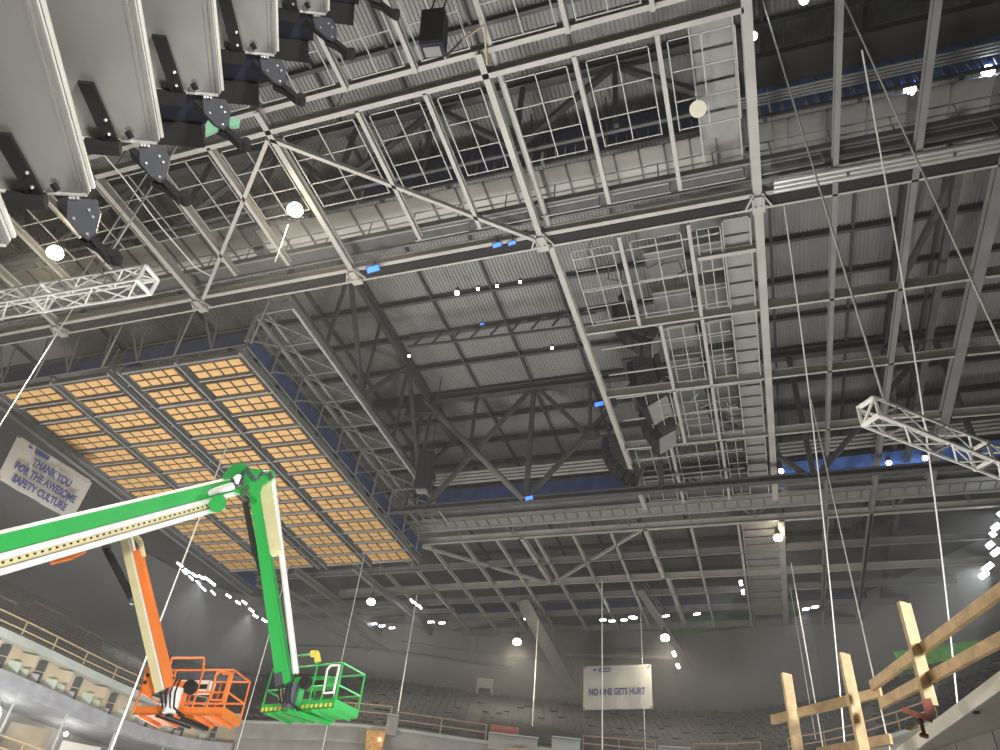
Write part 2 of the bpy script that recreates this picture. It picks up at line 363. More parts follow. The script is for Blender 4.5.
# main grid: beams running away (Y) and across (X)
HV = 'wide pale bottom beam of the roof grid running away between the cross trusses'
def lng(x0, y0, x1, y1, wd=.16, h=.35, m='beam', label=None, group='narrow lengthwise beams of the grid', name='grid_beam', z=ZL):
    return beam((x0, y0, z), (x1, y1, z), wd, h, m, label or 'narrow pale lengthwise beam of the lower roof grid', group=group, name=name)
for x, lb in ((-33.3, 'heavy lengthwise beam farthest left, beyond the lit left lamp'), (-24.35, 'heavy lengthwise beam meeting the long cross beam above the tan panels'), (-15.7, 'heavy lengthwise beam beside the bright warm lamp'),
              (-6.65, 'heavy lengthwise beam reaching the node at the centre of the long cross beam')):
    lng(x, 11.6, x, 20.3, .24, .42, label=lb, group=None, name='main_beam')
lng(2.3, 6, 2.3, 44, .34, .5, label='widest lengthwise beam, straight down the right of the fine rod grid', group=None, name='main_beam')
lng(-6.35, 20.6, -5.85, 44, .26, .42, label='heavy lengthwise beam along the left edge of the fine rod grid', group=None, name='main_beam')
lng(11.0, 6, 11.0, 44, .46, .5, m='beam2', label='broad grey lengthwise beam at the right behind the slanting ropes', group=None, name='main_beam')
for x in (-36, -30.2, -27.3, -21.4, -18.5, -11.85, -9.05, -3.45, -.6): lng(x, 12.5, x, 19.0)
for x in (-18.5, -11.85, -9.05, -3.45, -.6): lng(x, 3, x, 11.7)
lng(5.1, 6, 5.35, 62, .2, .4, m='beam2', label='lengthwise beam first to the right of the widest beam', group=None)
lng(8.0, 6, 8.0, 62, .24, .42, m='beam2', label='lengthwise beam second to the right of the widest beam', group=None)
for x, a, b in ((-3.4, 20.8, 26.4), (-.5, 20.8, 26.4), (-2.45, 26.6, 31.6), (-.5, 26.6, 31.6), (-2.45, 31.8, 36.7), (-.5, 31.8, 36.7), (-3.3, 36.9, 43.5), (-.45, 36.9, 43.5)): lng(x, a, x, b)
tag(mk('round_pipe', MB().tube((-6.25, 3, 25.5), (-6.25, 19.8, 25.5), .13, 12), 'beam'), 'round grey pipe running beside the heavy beam that reaches the centre node', 'pipe')
# cross beams
for y, z in ((11.75, 25.3), (12.5, 25.0)):
    beam((-55, y+.2, z), (2.2, y-.1, z), .2, .5, 'beam', 'long pale cross beam at the top of the view, %s of the pair' % ('nearer' if y < 12 else 'farther'), name='cross_beam')
for y in (26.5, 31.65, 36.75):
    for x0, x1, m in ((-6.0, 2.1, 'beam'), (2.5, 10.8, 'beam'), (11.3, 24, 'beam')):
        beam((x0, y, ZL), (x1, y+ (.5 if x0 > 11 else 0), ZL), .13, .55, m, 'cross beam tying the lengthwise beams on the right half of the grid', group='cross beams of the right grid', name='cross_beam')
beam((-.3, 22.8, ZL), (2.1, 22.8, ZL), .2, .4, 'beam', 'short cross beam beside the widest beam just beyond the long cross truss', name='cross_beam')
for p, q, lb in (((-15.8, 12.8), (-6.75, 20.3), 'pale diagonal brace from the bright lamp beam to the centre node'), ((-15.9, 12.8), (-24.3, 20.3), 'pale diagonal brace left of the bright warm lamp'),
                 ((-23.4, 46.9), (-15.1, 54.7), 'left diagonal brace in the far roof bay beyond the tan panels'), ((-14.9, 54.7), (-6.6, 46.9), 'right diagonal brace in the far roof bay')):
    tag(mk('diagonal_brace', MB().bar((*p, ZL+.1), (*q, ZL+.1), .16, .2), 'beam'), lb, 'brace')
# the long main truss in front (Y = 20.4): double pale bottom chord, black bar for the shade between, catwalk beside it
def truss_x(name, Y, x0, x1, pitch, zb, zt, cm, wm, label, cw=.4, off=0, wr=.28, ch=.5):
    t = thing(name, ((x0+x1)/2, Y, zb), label, 'truss')
    mk('bottom_chord', MB().ibeam((x0, Y, zb), (x1, Y, zb), cw, ch), cm, t)
    mk('top_chord', MB().ibeam((x0, Y, zt-.5), (x1, Y, zt-.5), .4, .5), wm, t)
    n = int((x1-x0)/pitch)
    for i in range(n):
        a = x0+off+i*pitch
        p, q = ((a, Y, zb+.4), (a+pitch, Y, zt-.4)) if i % 2 == 0 else ((a, Y, zt-.4), (a+pitch, Y, zb+.4))
        mk('diagonal', MB().bar(p, q, wr, wr), wm, t)
        mk('post', MB().bar((a, Y, zb+.4), (a, Y, zt-.4), .2, .2), wm, t)
    return t
T1 = thing('main_truss', (-18, 20.4, ZL), 'long main cross truss with a pale double bottom chord running the full width', 'truss')
mk('bottom_chord', MB().ibeam((-53, 20.62, ZL), (24, 20.62, ZL), .1, .4), 'beam', T1)
mk('bottom_chord', MB().ibeam((-53, 20.0, ZL+.1), (24, 20.0, ZL+.1), .2, .45), 'beam', T1)
mk('chord_gap_shade', MB().bar((-53, 20.33, ZL+.22), (24, 20.33, ZL+.22), .42, .3), 'black', T1)  # black bar painting the shade in the gap between the two flanges
for x in (-33.3, -24.35, -15.7, -6.65, 2.3):
    b = MB()
    b.box(x-.25, x+.25, 19.95, 20.75, ZL-.12, ZL-.02)
    for s in (-1, 1): b.bar((x+s*.15, 19.8, ZL-.05), (x+s*.5, 20.5, ZL-.05), .07, .1); b.bar((x+s*.2, 19.95, ZL-.18), (x+s*.2, 20.45, ZL-.18), .05, .08)
    for i in range(4): b.tube((x-.3+.2*i, 20.4, ZL-.18), (x-.3+.2*i, 20.4, ZL-.1), .04, 6)
    mk('node_plate', b, 'beam', T1)
mk('top_chord', MB().ibeam((-53, 20.4, 32.3), (24, 20.4, 32.3), .4, .5), 'dark', T1)
# bright round pipe along the truss at right (silver duct)
t = thing('silver_conduit', (12, 19.3, 25.0), 'bright silver pipe bundle running right from the widest beam along the main truss', 'pipe')
for yy in (19.35, 19.56, 19.77): mk('pipe', MB().tube((2.9, yy, 24.9), (24, yy, 24.9), .1, 10), 'chrome', t)
for k in range(5): mk('clamp', MB().box(5.5+k*3.6, 5.6+k*3.6, 19.5, 19.62, 24.74, 24.82), 'dark', t)
# handrail tubes of the truss catwalk
def catwalk(x0, x1, y, z, label, wd=1.2, m='beam2', rail='beam', pitch=2.2, name='catwalk', floor='dark'):
    t = thing(name, ((x0+x1)/2, y, z), label, 'catwalk')
    mk('walkway', MB().box(x0, x1, y-wd/2, y+wd/2, z, z+.08), floor, t)
    for s in (-1, 1):
        yy = y+s*wd/2
        mk('stringer', MB().box(x0, x1, yy-.05, yy+.05, z-.12, z+.2), m, t)
        b = MB(); n = int((x1-x0)/pitch)
        for h in (.55, 1.1): b.tube((x0, yy, z+h), (x1, yy, z+h), .035, 6)
        for i in range(n+1): b.tube((x0+i*pitch, yy, z+.1), (x0+i*pitch, yy, z+1.1), .03, 6)
        mk('handrail', b, rail, t)
    return t
catwalk(-52, 23, 19.35, 25.9, 'catwalk with pipe handrails just before the long main truss', .8, 'beam2', 'beam')
t = thing('tubular_rack', (-2, 19.4, 25.6), 'row of pale rectangular pipe frames hanging in front of the main truss', 'frame')
for i in range(9):
    x = -12.2+i*2.9
    b = MB(); pts = [(x, 19.2, 25.3), (x+2.5, 19.2, 25.3), (x+2.5, 19.2, 25.9), (x, 19.2, 25.9), (x, 19.2, 25.3)]
    b.path(pts, .032, 6); mk('frame_loop', b, 'rod', t)
# second (dark) truss Y = 17.2 and truss in the nearer bay
truss_x('roof_truss', 17.2, -52, 1.5, 4.35, 27.3, 33, 'dark', 'dark', 'dark zigzag truss close under the deck, behind the pale soffit sheets', .14, 1.35, .26, .14)
truss_x('roof_truss', 9.0, -40, 24, 4.35, 27.3, 33, 'dark', 'dark', 'dark zigzag truss nearest the camera under the deck', .14, .5, .24, .14)
# deep truss at Y = 39.3
T2 = thing('deep_truss', (-12.6, 39.3, 23.6), 'deep dark truss with tall posts in the middle of the open roof', 'truss')
mk('bottom_chord', MB().ibeam((-30, 39.3, 23.5), (24, 39.3, 23.5), .36, .4), 'dark', T2)
mk('top_chord', MB().ibeam((-40, 39.3, 32.5), (24, 39.3, 32.5), .5, .6), 'dark', T2)
for x in (-21.1, -12.65, -4.2, 4.3, 12.7): mk('post', MB().bar((x, 39.3, 23.7), (x, 39.3, 32.8), .3, .3), 'dark', T2)
for a, b in (((-12.65, 23.7), (-5.0, 32.8)), ((-12.9, 32.6), (-19.6, 23.7)), ((-12.3, 32.6), (-8.6, 28.0)), ((-4.2, 32.7), (4.0, 23.7)), ((4.5, 23.7), (12.6, 32.6))):
    mk('diagonal', MB().bar((a[0], 39.3, a[1]), (b[0], 39.3, b[1]), .26, .26), 'dark', T2)
mk('diagonal', MB().tube((-20.9, 39.2, 32.6), (-12.8, 39.2, 23.7), .2, 12), 'beam2', T2)
for x in (-16.9, -8.6): mk('thin_post', MB().bar((x, 39.3, 28.0), (x, 39.3, 32.7), .2, .2), 'dark', T2)
for x in (-16.9, -8.4): mk('gusset', MB().box(x-.4, x+.4, 39.1, 39.5, 27.6, 28.4), 'dark', T2)
mk('gusset', MB().box(-22.3, -19.9, 39.05, 39.55, 31.5, 32.9), 'dark', T2)
# trusses running away at X = -20.6 and +12
def truss_y(X, y0, y1, pitch, zb, zt, m, label, w_=.24):
    t = thing('side_truss', (X, (y0+y1)/2, zb), label, 'truss')
    mk('bottom_chord', MB().bar((X, y0, zb), (X, y1, zb), .3, .3), m, t); mk('top_chord', MB().bar((X, y0, zt), (X, y1, zt), .3, .4), m, t)
    n = int((y1-y0)/pitch)
    for i in range(n):
        a = y0+i*pitch; p, q = (zb, zt) if i % 2 == 0 else (zt, zb)
        mk('diagonal', MB().bar((X, a, p), (X, a+pitch, q), w_, w_), m, t); mk('post', MB().bar((X, a, zb), (X, a, zt), .18, .18), m, t)
    return t
truss_y(-20.6, 21.4, 45, 4.6, 26.5, 32.7, 'dark', 'dark truss running away above the right edge of the tan panels')
truss_y(10.0, 21.4, 64, 14.2, 26.4, 32.7, 'dark', 'dark truss running away at the far right above the white box truss', .26)
# rolled catwalk truss inside the roof bay
t = thing('hanging_lattice_girder', (-12, 31.5, 30.8), 'thin horizontal lattice girder under the deck left of the rod grid', 'girder')
for z in (30.6, 31.5): mk('chord', MB().bar((-18.6, 31.2, z), (-6.6, 31.6, z), .12, .14), 'dark', t)
b = MB()
for i in range(9): b.bar((-18.3+i*1.3, 31.25, 30.6), (-17.7+i*1.3, 31.3, 31.5), .1, .1); b.bar((-17.7+i*1.3, 31.3, 31.5), (-17.3+i*1.3, 31.3, 31.5), .1, .16)
mk('lacing', b, 'dark', t)

# far cross truss T3 (Y = 44..46.7) with pale stair-tread catwalk
t = catwalk(-24, 24, 45.0, 25.6, 'far cross catwalk with pale tread panels beyond the rod grid', 1.5, 'beam', 'beam2', 1.6, floor='beam2')
b = MB()
for i in range(58): b.box(-23.7+i*.82, -23.7+i*.82+.7, 44.5, 45.4, 25.5, 25.58)
mk('tread_panels', b, 'slat', t)
truss_x('far_truss', 46.7, -24.4, 24, 4.2, ZL, 29.5, 'beam', 'beam2', 'far main cross truss beyond the catwalk with a pale bottom chord', .26, .2, .12)
beam((-24, 43.6, 25.2), (24, 43.6, 25.2), .4, .6, 'beam2', 'dull cross beam on the near side of the far catwalk', name='cross_beam')
for y, m, lb in ((51.0, 'beam2', 'dull cross beam first beyond the far truss'), (54.7, 'beam', 'pale cross beam second beyond the far truss'), (57.6, 'beam2', 'dull cross beam third beyond the far truss'), (61.0, 'beam2', 'dull cross beam fourth beyond the far truss'), (64.6, 'beam2', 'dull cross beam at the roof end above the back wall')):
    beam((-34, y, ZL), (22, y, ZL), .18, .5, m, lb, name='cross_beam')
for x in (-28, -25.2, -22.5, -19.8, -17.1, -14.2, -11.4, -8.7, -3.2, -.15, 5.4, 8.0):
    lng(x, 46.9, x, 64.6, .16, .3, m='beam', label='narrow lengthwise beam of the far roof bay', group='narrow beams of the far bay')
for x, lb in ((-15.2, 'stout short lengthwise beam at the tip of the two diagonal braces'), (-6.3, 'stout short lengthwise beam right of the diagonal braces')):
    lng(x, 46.6, x+.2, 54.8, .28, .45, label=lb, group=None)
lng(-5.8, 54.8, -5.6, 64.6, .3, .4, label='lengthwise beam continuing from the stout beam to the roof end', group=None)
lng(2.6, 46.6, 2.6, 64.6, .34, .5, label='far lengthwise beam continuing the widest beam', group=None)
# blue sheeting in the far roof
for i, (a, b_, z0, z1, lb) in enumerate((((-30, 63.2), (-5, 63.6), 26.0, 27.2, 'blue sheeting behind the far beams on the left'), ((-5, 63.6), (9, 63.2), 26.0, 27.0, 'blue sheeting behind the far slatted strip'), ((3, 43.1), (17, 42.6), 25.7, 27.1, 'blue sheeting band behind the right ropes'), ((-22, 43.0), (-7, 43.0), 26.2, 27.2, 'dark blue sheeting at the foot of the deep truss'))):
    tag(mk('blue_sheeting', MB().bar((*a, (z0+z1)/2), (*b_, (z0+z1)/2), .08, z1-z0), 'bluelit' if 'right ropes' in lb else 'blue'), lb, 'sheeting')
for a, b_, z, lb in (((3, 42.9), (17, 42.4), 27.6, 'pale pipe bundle above the right blue sheeting'), ((-21, 43.2), (-7, 43.2), 27.9, 'pale pipe bundle above the dark blue sheeting')):
    t = thing('pipe_bundle', ((a[0]+b_[0])/2, a[1], z), lb, 'pipes')
    for k in range(4): mk('pipe', MB().tube((a[0], a[1], z+k*.28), (b_[0], b_[1], z+k*.28), .1, 8), 'beam', t)

# ------------------------------------------------------------------ fine rod grids
def rodgrid(x0, x1, y0, y1, nx, ny, label, z=25.15, r=.02):
    t = thing('rod_grid', ((x0+x1)/2, (y0+y1)/2, z), label, 'rod grid', 'fine rod grids between the beams')
    for i in range(nx+1):
        x = x0+(x1-x0)*i/nx; mk('long_rod', MB().bar((x, y0, z), (x, y1, z), 2*r, 2*r), 'rod', t)
    for j in range(ny+1):
        y = y0+(y1-y0)*j/ny; mk('cross_rod', MB().bar((x0, y, z+.06), (x1, y, z+.06), 2*r, 2*r), 'rod', t)
LBG = 'fine square rod grid filling a bay between two lengthwise beams'
for a, b_ in ((-21.1, -18.8), (-18.2, -16.0), (-15.3, -12.2), (-11.5, -9.4), (-8.7, -7.0), (-6.1, -3.8), (-3.1, -.95), (-.3, 1.9)): rodgrid(a, b_, 12.9, 16.4, 2, 3, LBG)
for a, b_ in ((-24, -21.7), (-30, -27.6), (-27, -24.7)): rodgrid(a, b_, 12.9, 16.4, 2, 3, LBG)
for a, b_ in ((-18.2, -15.9), (-15.3, -12.2), (-11.5, -9.4), (-8.7, -6.9), (-6.1, -3.8), (-3.1, -.95), (-.3, 1.9)): rodgrid(a, b_, 7.4, 11.4, 2, 3, LBG)
for a, b_, c, d in ((-5.6, -3.8, 21.3, 26.1), (-3.0, -.85, 21.3, 26.1), (-.2, .75, 21.3, 26.1), (-2.15, -.75, 27, 31.3), (-.25, .85, 27, 31.3), (-2.15, -.75, 32, 36.4), (-.25, .85, 32, 36.4), (-5.4, -3.6, 37.2, 43.2), (-3.0, -.75, 37.2, 43.2), (-.2, .85, 37.2, 43.2), (-4.0, -2.7, 32, 36.4)):
    rodgrid(a, b_, c, d, 2, 4 if d-c < 5.5 else 5, LBG)
# slatted ladder strip beside the widest beam
def ladder(x0, x1, y0, y1, step, z, label, m='slat', gap=.04, name='slatted_strip'):
    t = thing(name, ((x0+x1)/2, (y0+y1)/2, z), label, 'slatted strip')
    for x in (x0, x1): mk('side_rail', MB().box(x-.03, x+.03, y0, y1, z-.05, z+.2), 'beam', t)
    n = int((y1-y0)/step); b = MB()
    for i in range(n):
        y = y0+i*step; o = V((x0, y, z+.1)); b.obox(o, (x1-x0, 0, 0), (0, step*(1-gap), .1), (0, 0, .05))
    mk('slats', b, m, t)
ladder(.85, 1.95, 21.2, 43.4, .95, 25.3, 'long strip of pale overlapping slats along the left of the widest beam')
ladder(.45, 1.9, 12.8, 18.6, 1.25, 26.0, 'strip of three pale slatted panels beside the widest beam near the top', gap=.05)
ladder(.1, 2.4, 47.2, 64.2, 1.15, 25.2, 'wide slatted strip in the far bay below the small white lamp', gap=.04)
# gear platforms above the rod grid
for k, y in enumerate((22.5, 25.2, 28.0, 30.8, 33.6, 36.4, 39.4)):
    for x in (-2.9, -.6):
        w_ = 1.9; t = thing('equipment_platform', (x+w_/2, y, 28.8), 'grey sheet platform above the rod grid, %s row beyond the main truss, %s' % (ORD[k], 'left' if x < -1 else 'right'), 'platform', 'grey platforms above the rod grid')
        mk('deck_sheet', MB().box(x, x+w_, y, y+1.9, 28.8, 28.9), 'beam2', t); mk('edge_channel', MB().box(x, x+w_, y-.1, y+.02, 28.6, 29.0), 'beam', t)
for x0, y0, x1, y1, lb in ((-5.2, 21.4, -3.6, 26.3, 'left'), (-3.1, 23.0, -.7, 24.6, 'second'), (-1.9, 34.2, .6, 35.4, 'third'), (-2.8, 39.2, .7, 41.5, 'farthest')):
    tag(mk('cable_loop', MB().path([V((x0+(x1-x0)*k/10+.35*math.sin(k*1.9), y0+(y1-y0)*k/10+.3*math.cos(k*2.3), 26.2+.3*math.sin(k*1.3))) for k in range(11)], .03, 6), 'gboard' if lb == 'third' else 'dark'), 'loose cable looping above the rod grid, %s one' % lb, 'cable')
for k in range(10):
    y = 22.2+k*2.1
    tag(mk('pipe_crossbar', MB().tube((-5.7, y, 25.7), (.7, y-.1, 25.7), .05, 8), 'rod'), 'thin pipe crossing the rod grid from side to side, %s beyond the main truss' % ORD[k], 'pipe', 'pipes across the rod grid')
# pale soffit sheets and blue catwalk netting (z = 29)
def soffit(x0, x1, y0, y1, z, n, label):
    t = thing('soffit_sheet', ((x0+x1)/2, (y0+y1)/2, z), label, 'soffit'); mk('sheet', MB().box(x0, x1, y0, y1, z, z+.06), 'slat' if x0 > 2 else 'soffit', t)
    b = MB()
    for i in range(n+1): b.box(x0+(x1-x0)*i/n-.04, x0+(x1-x0)*i/n+.04, y0, y1, z-.1, z)
    mk('seams', b, 'beam2', t)
soffit(-22, -6.7, 19.4, 22.1, 29, 11, 'pale ribbed soffit sheets left of the centre node')
soffit(-6.6, 2.2, 19.4, 22.2, 29, 8, 'pale ribbed soffit sheets between the centre node and the widest beam')
soffit(2.5, 24, 19.4, 22.9, 29, 14, 'grey ribbed soffit sheets below the blue netting at top right')
soffit(-50, -22.4, 18.6, 22.0, 28.6, 24, 'shadowed ribbed soffit sheets at far left behind the warm lamp')
for x0, x1, m, lb in ((-23, -16, 'dark', 'dark catwalk netting at left above the soffit'), (-15.8, -6.6, 'bluedk', 'navy netting along the catwalk left of the centre'), (-6.4, 2.1, 'bluedk', 'navy netting along the catwalk beside the cream disc lamp'), (2.5, 24, 'bluelit', 'blue netting in a lamp-lit tone along the catwalk at top right')):
    t = thing('catwalk_netting', ((x0+x1)/2, 19.2, 29), lb, 'netting'); n = int((x1-x0)/.45); b = MB()
    for i in range(n): xx = x0+(x1-x0)*i/n; b.box(xx, xx+.4, 19.15+random.uniform(-.04, .04), 19.25, 29.1, 31.4+random.uniform(-.12, .1))
    mk('net', b, m, t); mk('toe_rail', MB().box(x0, x1, 19.05, 19.15, 28.95, 29.12), 'dark', t)
    n = int((x1-x0)/2.9)
    for i in range(n+1): mk('hanger', MB().bar((x0+i*2.9, 19.05, 29), (x0+i*2.9, 18.6, 32.5), .07, .07), 'dark', t)
    if m == 'bluelit':
        b = MB()
        for i in range(46): b.box(x0+i*.46, x0+i*.46+.05, 19.02, 19.08, 29.15, 29.6)
        mk('balusters', b, 'rod', t)
tag(mk('black_duct', MB().box(2.6, 26, 16.9, 18.25, 29.8, 30.2), 'black'), 'wide black duct crossing the top right corner under the deck', 'duct')
t = thing('pipe_bundle', (13, 18.4, 29.4), 'four pale pipes side by side below the black duct', 'pipes')
for k in range(4): mk('pipe', MB().tube((.5, 18.35+k*.15, 29.5), (26, 18.35+k*.15, 29.5), .055, 6), 'rod', t)

# ------------------------------------------------------------------ tan panel array at left
ZP = 23.0
S = [(-26.0, -22.55), (-29.7, -26.5), (-34.1, -30.7), (-38.2, -34.6)]
NY = 15; Y0, Y1 = 22.3, 45.2; dy = (Y1-Y0)/NY
proto = None
for si, (a, b_) in enumerate(S):
    for j in range(NY):
        y = Y0+j*dy
        loc = V(((a+b_)/2, y+dy/2, ZP))
        lb = 'tan eight-square ceiling panel, %s from the near end of the %s column' % (ORD[j], ('rightmost', 'second from right', 'third from right', 'leftmost')[si])
        wd = b_-a
        if j == 0:
            proto = thing('tan_ceiling_panel', loc, lb, 'ceiling panel', 'tan panels, %s column' % ('first', 'second', 'third', 'fourth')[si])
            b = MB(); m_ = .3; hh = dy-.42
            for u in range(4):
                for v in range(2):
                    xx = loc.x-wd/2+m_/2+u*(wd-m_)/4; yy = loc.y-dy/2+.12+v*hh/2
                    b.box(xx+.07, xx+(wd-m_)/4-.07, yy+.06, yy+hh/2-.06, ZP-.02, ZP+.03)
            mk('boards', b, 'tan', proto)
            mk('backing', MB().box(loc.x-wd/2+.1, loc.x+wd/2-.1, loc.y-dy/2+.1, loc.y+dy/2-.2, ZP+.03, ZP+.07), 'brown', proto)
            mk('edge_lip', MB().box(loc.x-wd/2+.1, loc.x+wd/2-.1, loc.y+dy/2-.2, loc.y+dy/2-.13, ZP-.1, ZP+.05), 'beam', proto)
        else: dup(proto, loc, lb)
for x, lb in ((-22.4, 'right outer edge'), (-26.25, 'between the two right columns'), (-29.9, 'right lip of the middle gap'), (-30.5, 'left lip of the middle gap'), (-34.35, 'between the two left columns'), (-38.4, 'left outer edge')):
    beam((x, Y0-.3, ZP-.1), (x, Y1+.4, ZP-.1), .14, .35, 'beam2', 'long grey carrier rail of the tan array, %s' % lb, group='carrier rails of the tan panel array', name='carrier_rail')
for j in range(0, NY+1, 2):
    for a, b_ in ((-30, -22.4), (-38.4, -30.5)):
        beam((a, Y0+j*dy-.02, ZP-.02), (b_, Y0+j*dy-.02, ZP-.02), .14, .3, 'beam2', 'cross rail of the %s half of the tan array, %s from the near end' % ('right' if a > -31 else 'left', ORD[j//2]), group='cross rails of the tan panel array', name='cross_rail')
t = thing('cable_tray', (-30.2, 33, ZP), 'narrow dark tray in the gap between the two halves of the tan array', 'tray')
for x in (-30.42, -29.98): mk('side_rail', MB().box(x-.04, x+.04, Y0, Y1, ZP+.1, ZP+.4), 'dark', t)
b = MB()
for i in range(12): b.box(-30.42, -29.98, Y0+1+i*1.9, Y0+1.12+i*1.9, ZP+.1, ZP+.18)
mk('rungs', b, 'beam2', t)
# blue netting round the array
for a, b_, lb in (((-22.2, Y0-.2), (-22.2, Y1), 'blue netting along the right edge of the tan array'), ((-30, Y0-.3), (-22.2, Y0-.3), 'blue netting across the near end of the right half of the tan array'), ((-38.4, Y0-.3), (-30.6, Y0-.3), 'blue netting across the near end of the left half of the tan array'), ((-29.85, Y0), (-29.85, Y1), 'blue netting inside the gap of the tan array'), ((-38.6, Y0+18), (-38.6, Y1+4), 'ragged blue netting at the far left edge of the tan array')):
    t = thing('edge_netting', ((a[0]+b_[0])/2, (a[1]+b_[1])/2, ZP+.4), lb, 'netting')
    mk('net', MB().bar((*a, ZP+.85), (*b_, ZP+.85), .06, .9), 'blue', t)
    bb = MB()
    for h in (.4, .8, 1.2, 1.55): bb.tube((*a, ZP+h), (*b_, ZP+h), .03, 6)
    L = V((b_[0]-a[0], b_[1]-a[1], 0)); n = int(L.length/2.4)
    for i in range(n+1):
        p = V((*a, ZP+.1))+L*(i/n); bb.tube(p, p+V((0, 0, 1.6)), .035, 6)
    mk('rail_tubes', bb, 'beam2', t)
# hangers above the near end
t = thing('hanger_frame', (-30, 21.6, 25), 'zigzag of hanger rods carrying the near end of the tan array from the main truss', 'hanger')
for i in range(8):
    x = -38+i*2.3
    mk('strut', MB().bar((x, Y0-.3, ZP+.4), (x+(1.1 if i % 2 else -1.1), 21.0, 26.4), .09, .09), 'beam2', t)
    mk('strut', MB().bar((x, Y0-.3, ZP+.4), (x, 21.2, 27.0), .07, .07), 'beam2', t)
# lattice truss along the right edge
t = thing('lattice_truss', (-21.3, 33, ZL), 'three-chord lattice truss along the right edge of the tan array', 'truss')
XA, XB = -19.75, -21.9; ya, yb, n = 21.6, 43.8, 9; st = (yb-ya)/n
mk('outer_chord', MB().bar((XA, ya, ZL), (XA, yb, ZL), .11, .11), 'beam', t)
mk('inner_chord', MB().bar((XB, ya, ZL), (XB, yb, ZL), .2, .2), 'beam2', t)
mk('inner_chord', MB().bar((XB+.4, ya, ZL+.3), (XB+.4, yb, ZL+.3), .14, .14), 'beam2', t)
mk('top_chord', MB().bar((-21.3, ya, 27.3), (-21.3, yb, 27.3), .18, .18), 'beam2', t)
for i in range(n+1):
    y = ya+i*st
    mk('cross_strut', MB().bar((XA, y, ZL), (XB, y, ZL), .08, .08), 'beam2', t)
    mk('hanger_post', MB().bar((XB, y, ZL), (XB, y, ZP+.2), .1, .1), 'beam2', t)
    if i < n:
        mk('lacing', MB().bar((XA, y+st, ZL), (XB, y, ZL), .07, .07), 'beam2', t)
        mk('lacing', MB().bar((XB, y, ZL), (-21.3, y+st/2, 27.3), .07, .07), 'beam2', t)
        mk('lacing', MB().bar((-21.3, y+st/2, 27.3), (XA, y+st, ZL), .07, .07), 'beam2', t)
        mk('lacing', MB().bar((XB, y, ZP+.3), (XB, y+st, ZL), .08, .08), 'beam2', t)
# outer frame under the array at far left and the frame beyond it
for p, q, lb in (((-39.4, 22, ZP), (-39.4, 50, ZP), 'outer edge beam left of the tan array'), ((-33, 46.0, ZP), (-33, 62, ZP+1), 'sloping beam beyond the far end of the tan array, left'), ((-28, 46.0, ZP), (-28, 62, ZP+1), 'sloping beam beyond the far end of the tan array, right')):
    beam(p, q, .3, .5, 'beam2', lb, name='edge_beam')
for y in (49, 53, 57): beam((-40, y, 24), (-24, y, 24), .22, .35, 'beam2', 'cross beam beyond the far end of the tan array', group='cross beams beyond the tan array', name='cross_beam')
b = MB().bar((-33, 60, 22.0), (-40, 50, 24.5), .18, .18).bar((-31, 60, 22.0), (-38, 50, 24.5), .18, .18)
tag(mk('vee_brace', b, 'beam2'), 'pair of parallel slanting braces beside the lamp beyond the tan array', 'brace')

# ================================================================== LAMPS
def spot(parent, loc, d, power, deg, col=(1, .985, .96), rad=.1):
    l = D.lights.new('lamp_light', 'SPOT'); l.energy = power; l.color = col; l.shadow_soft_size = rad; l.spot_size = math.radians(deg); l.spot_blend = .6
    o = D.objects.new('lamp_light', l); COL.objects.link(o); o.rotation_euler = V(d).to_track_quat('-Z', 'Y').to_euler()
    o.parent = parent; o.location = loc
def highbay(px, py, z, r, lb, power):
    p = at(px, py, z); t = thing('high_bay_lamp', p, lb, 'lamp')
    mk('lens', MB().sphere(p, r, 16, 10, (1, 1, .7)), 'bulb', t)
    mk('housing', MB().tube(p+V((0, 0, r*.65)), p+V((0, 0, r*.65+.5)), r*.8, 12, r*.35), 'dark', t)
    mk('hanger', MB().tube(p+V((0, 0, r*.65+.5)), V((p.x, p.y, 33.3)), .025, 6), 'dark', t)
    spot(t, (0, 0, -r*.9), (0, 0, -1), power, 160, (1, .88, .70), r)
highbay(295, 210, 24.2, .33, 'bright warm round lamp below the near grid, left of centre', 11000)
highbay(55, 253, 24.0, .36, 'bright warm round lamp at far left behind the rigging plate', 11000)
highbay(371, 602, 21.0, .30, 'warm round lamp beyond the far corner of the tan array', 4000)
highbay(517, 642, 21.5, .34, 'warm round lamp in front of the back wall, left of the banner', 3200)
highbay(665, 638, 21.5, .34, 'warm round lamp just above the NO ONE GETS HURT banner', 3000)
highbay(778, 538, 24.6, .28, 'white lamp beside the wide slatted strip in the far bay', 4000)
# LED floods: small aluminium housing with a lit face
def flood(px, py, z, w_, h, ang, lb, m='led', name='flood_light', cat='lamp', grp=None, beamw=0, bdir=(0, -.1, -1)):
    p = at(px, py, z); t = thing(name, p, lb, cat, grp); d = p.normalized()
    rt = V((math.cos(ang), 0, math.sin(ang)))
    up = d.cross(rt).normalized(); rt = up.cross(d).normalized()
    mk('lit_face', MB().obox(p-rt*w_/2-up*h/2, rt*w_, up*h, d*.04), m, t)
    mk('housing', MB().obox(p-rt*(w_/2+.04)-up*(h/2+.04)+d*.05, rt*(w_+.08), up*(h+.08), d*.18), 'dark', t)
    mk('bracket', MB().tube(p+d*.2, p+d*.2+V((0, 0, .5)), .03, 6), 'dark', t)
    if beamw: spot(t, (0, 0, -.1), bdir, beamw, 70, (.9, .95, 1), .15)
    return p
FG = 'small white floods hung from the far roof end'
for px, py in ((431, 622), (442, 623), (527, 619), (603, 620), (612, 621), (634, 618), (624, 620), (382, 626), (392, 628), (374, 624), (632, 617)):
    flood(px, py, 24.2, .5, .12, .0, 'small white flood hung under the far end of the roof', grp=FG)
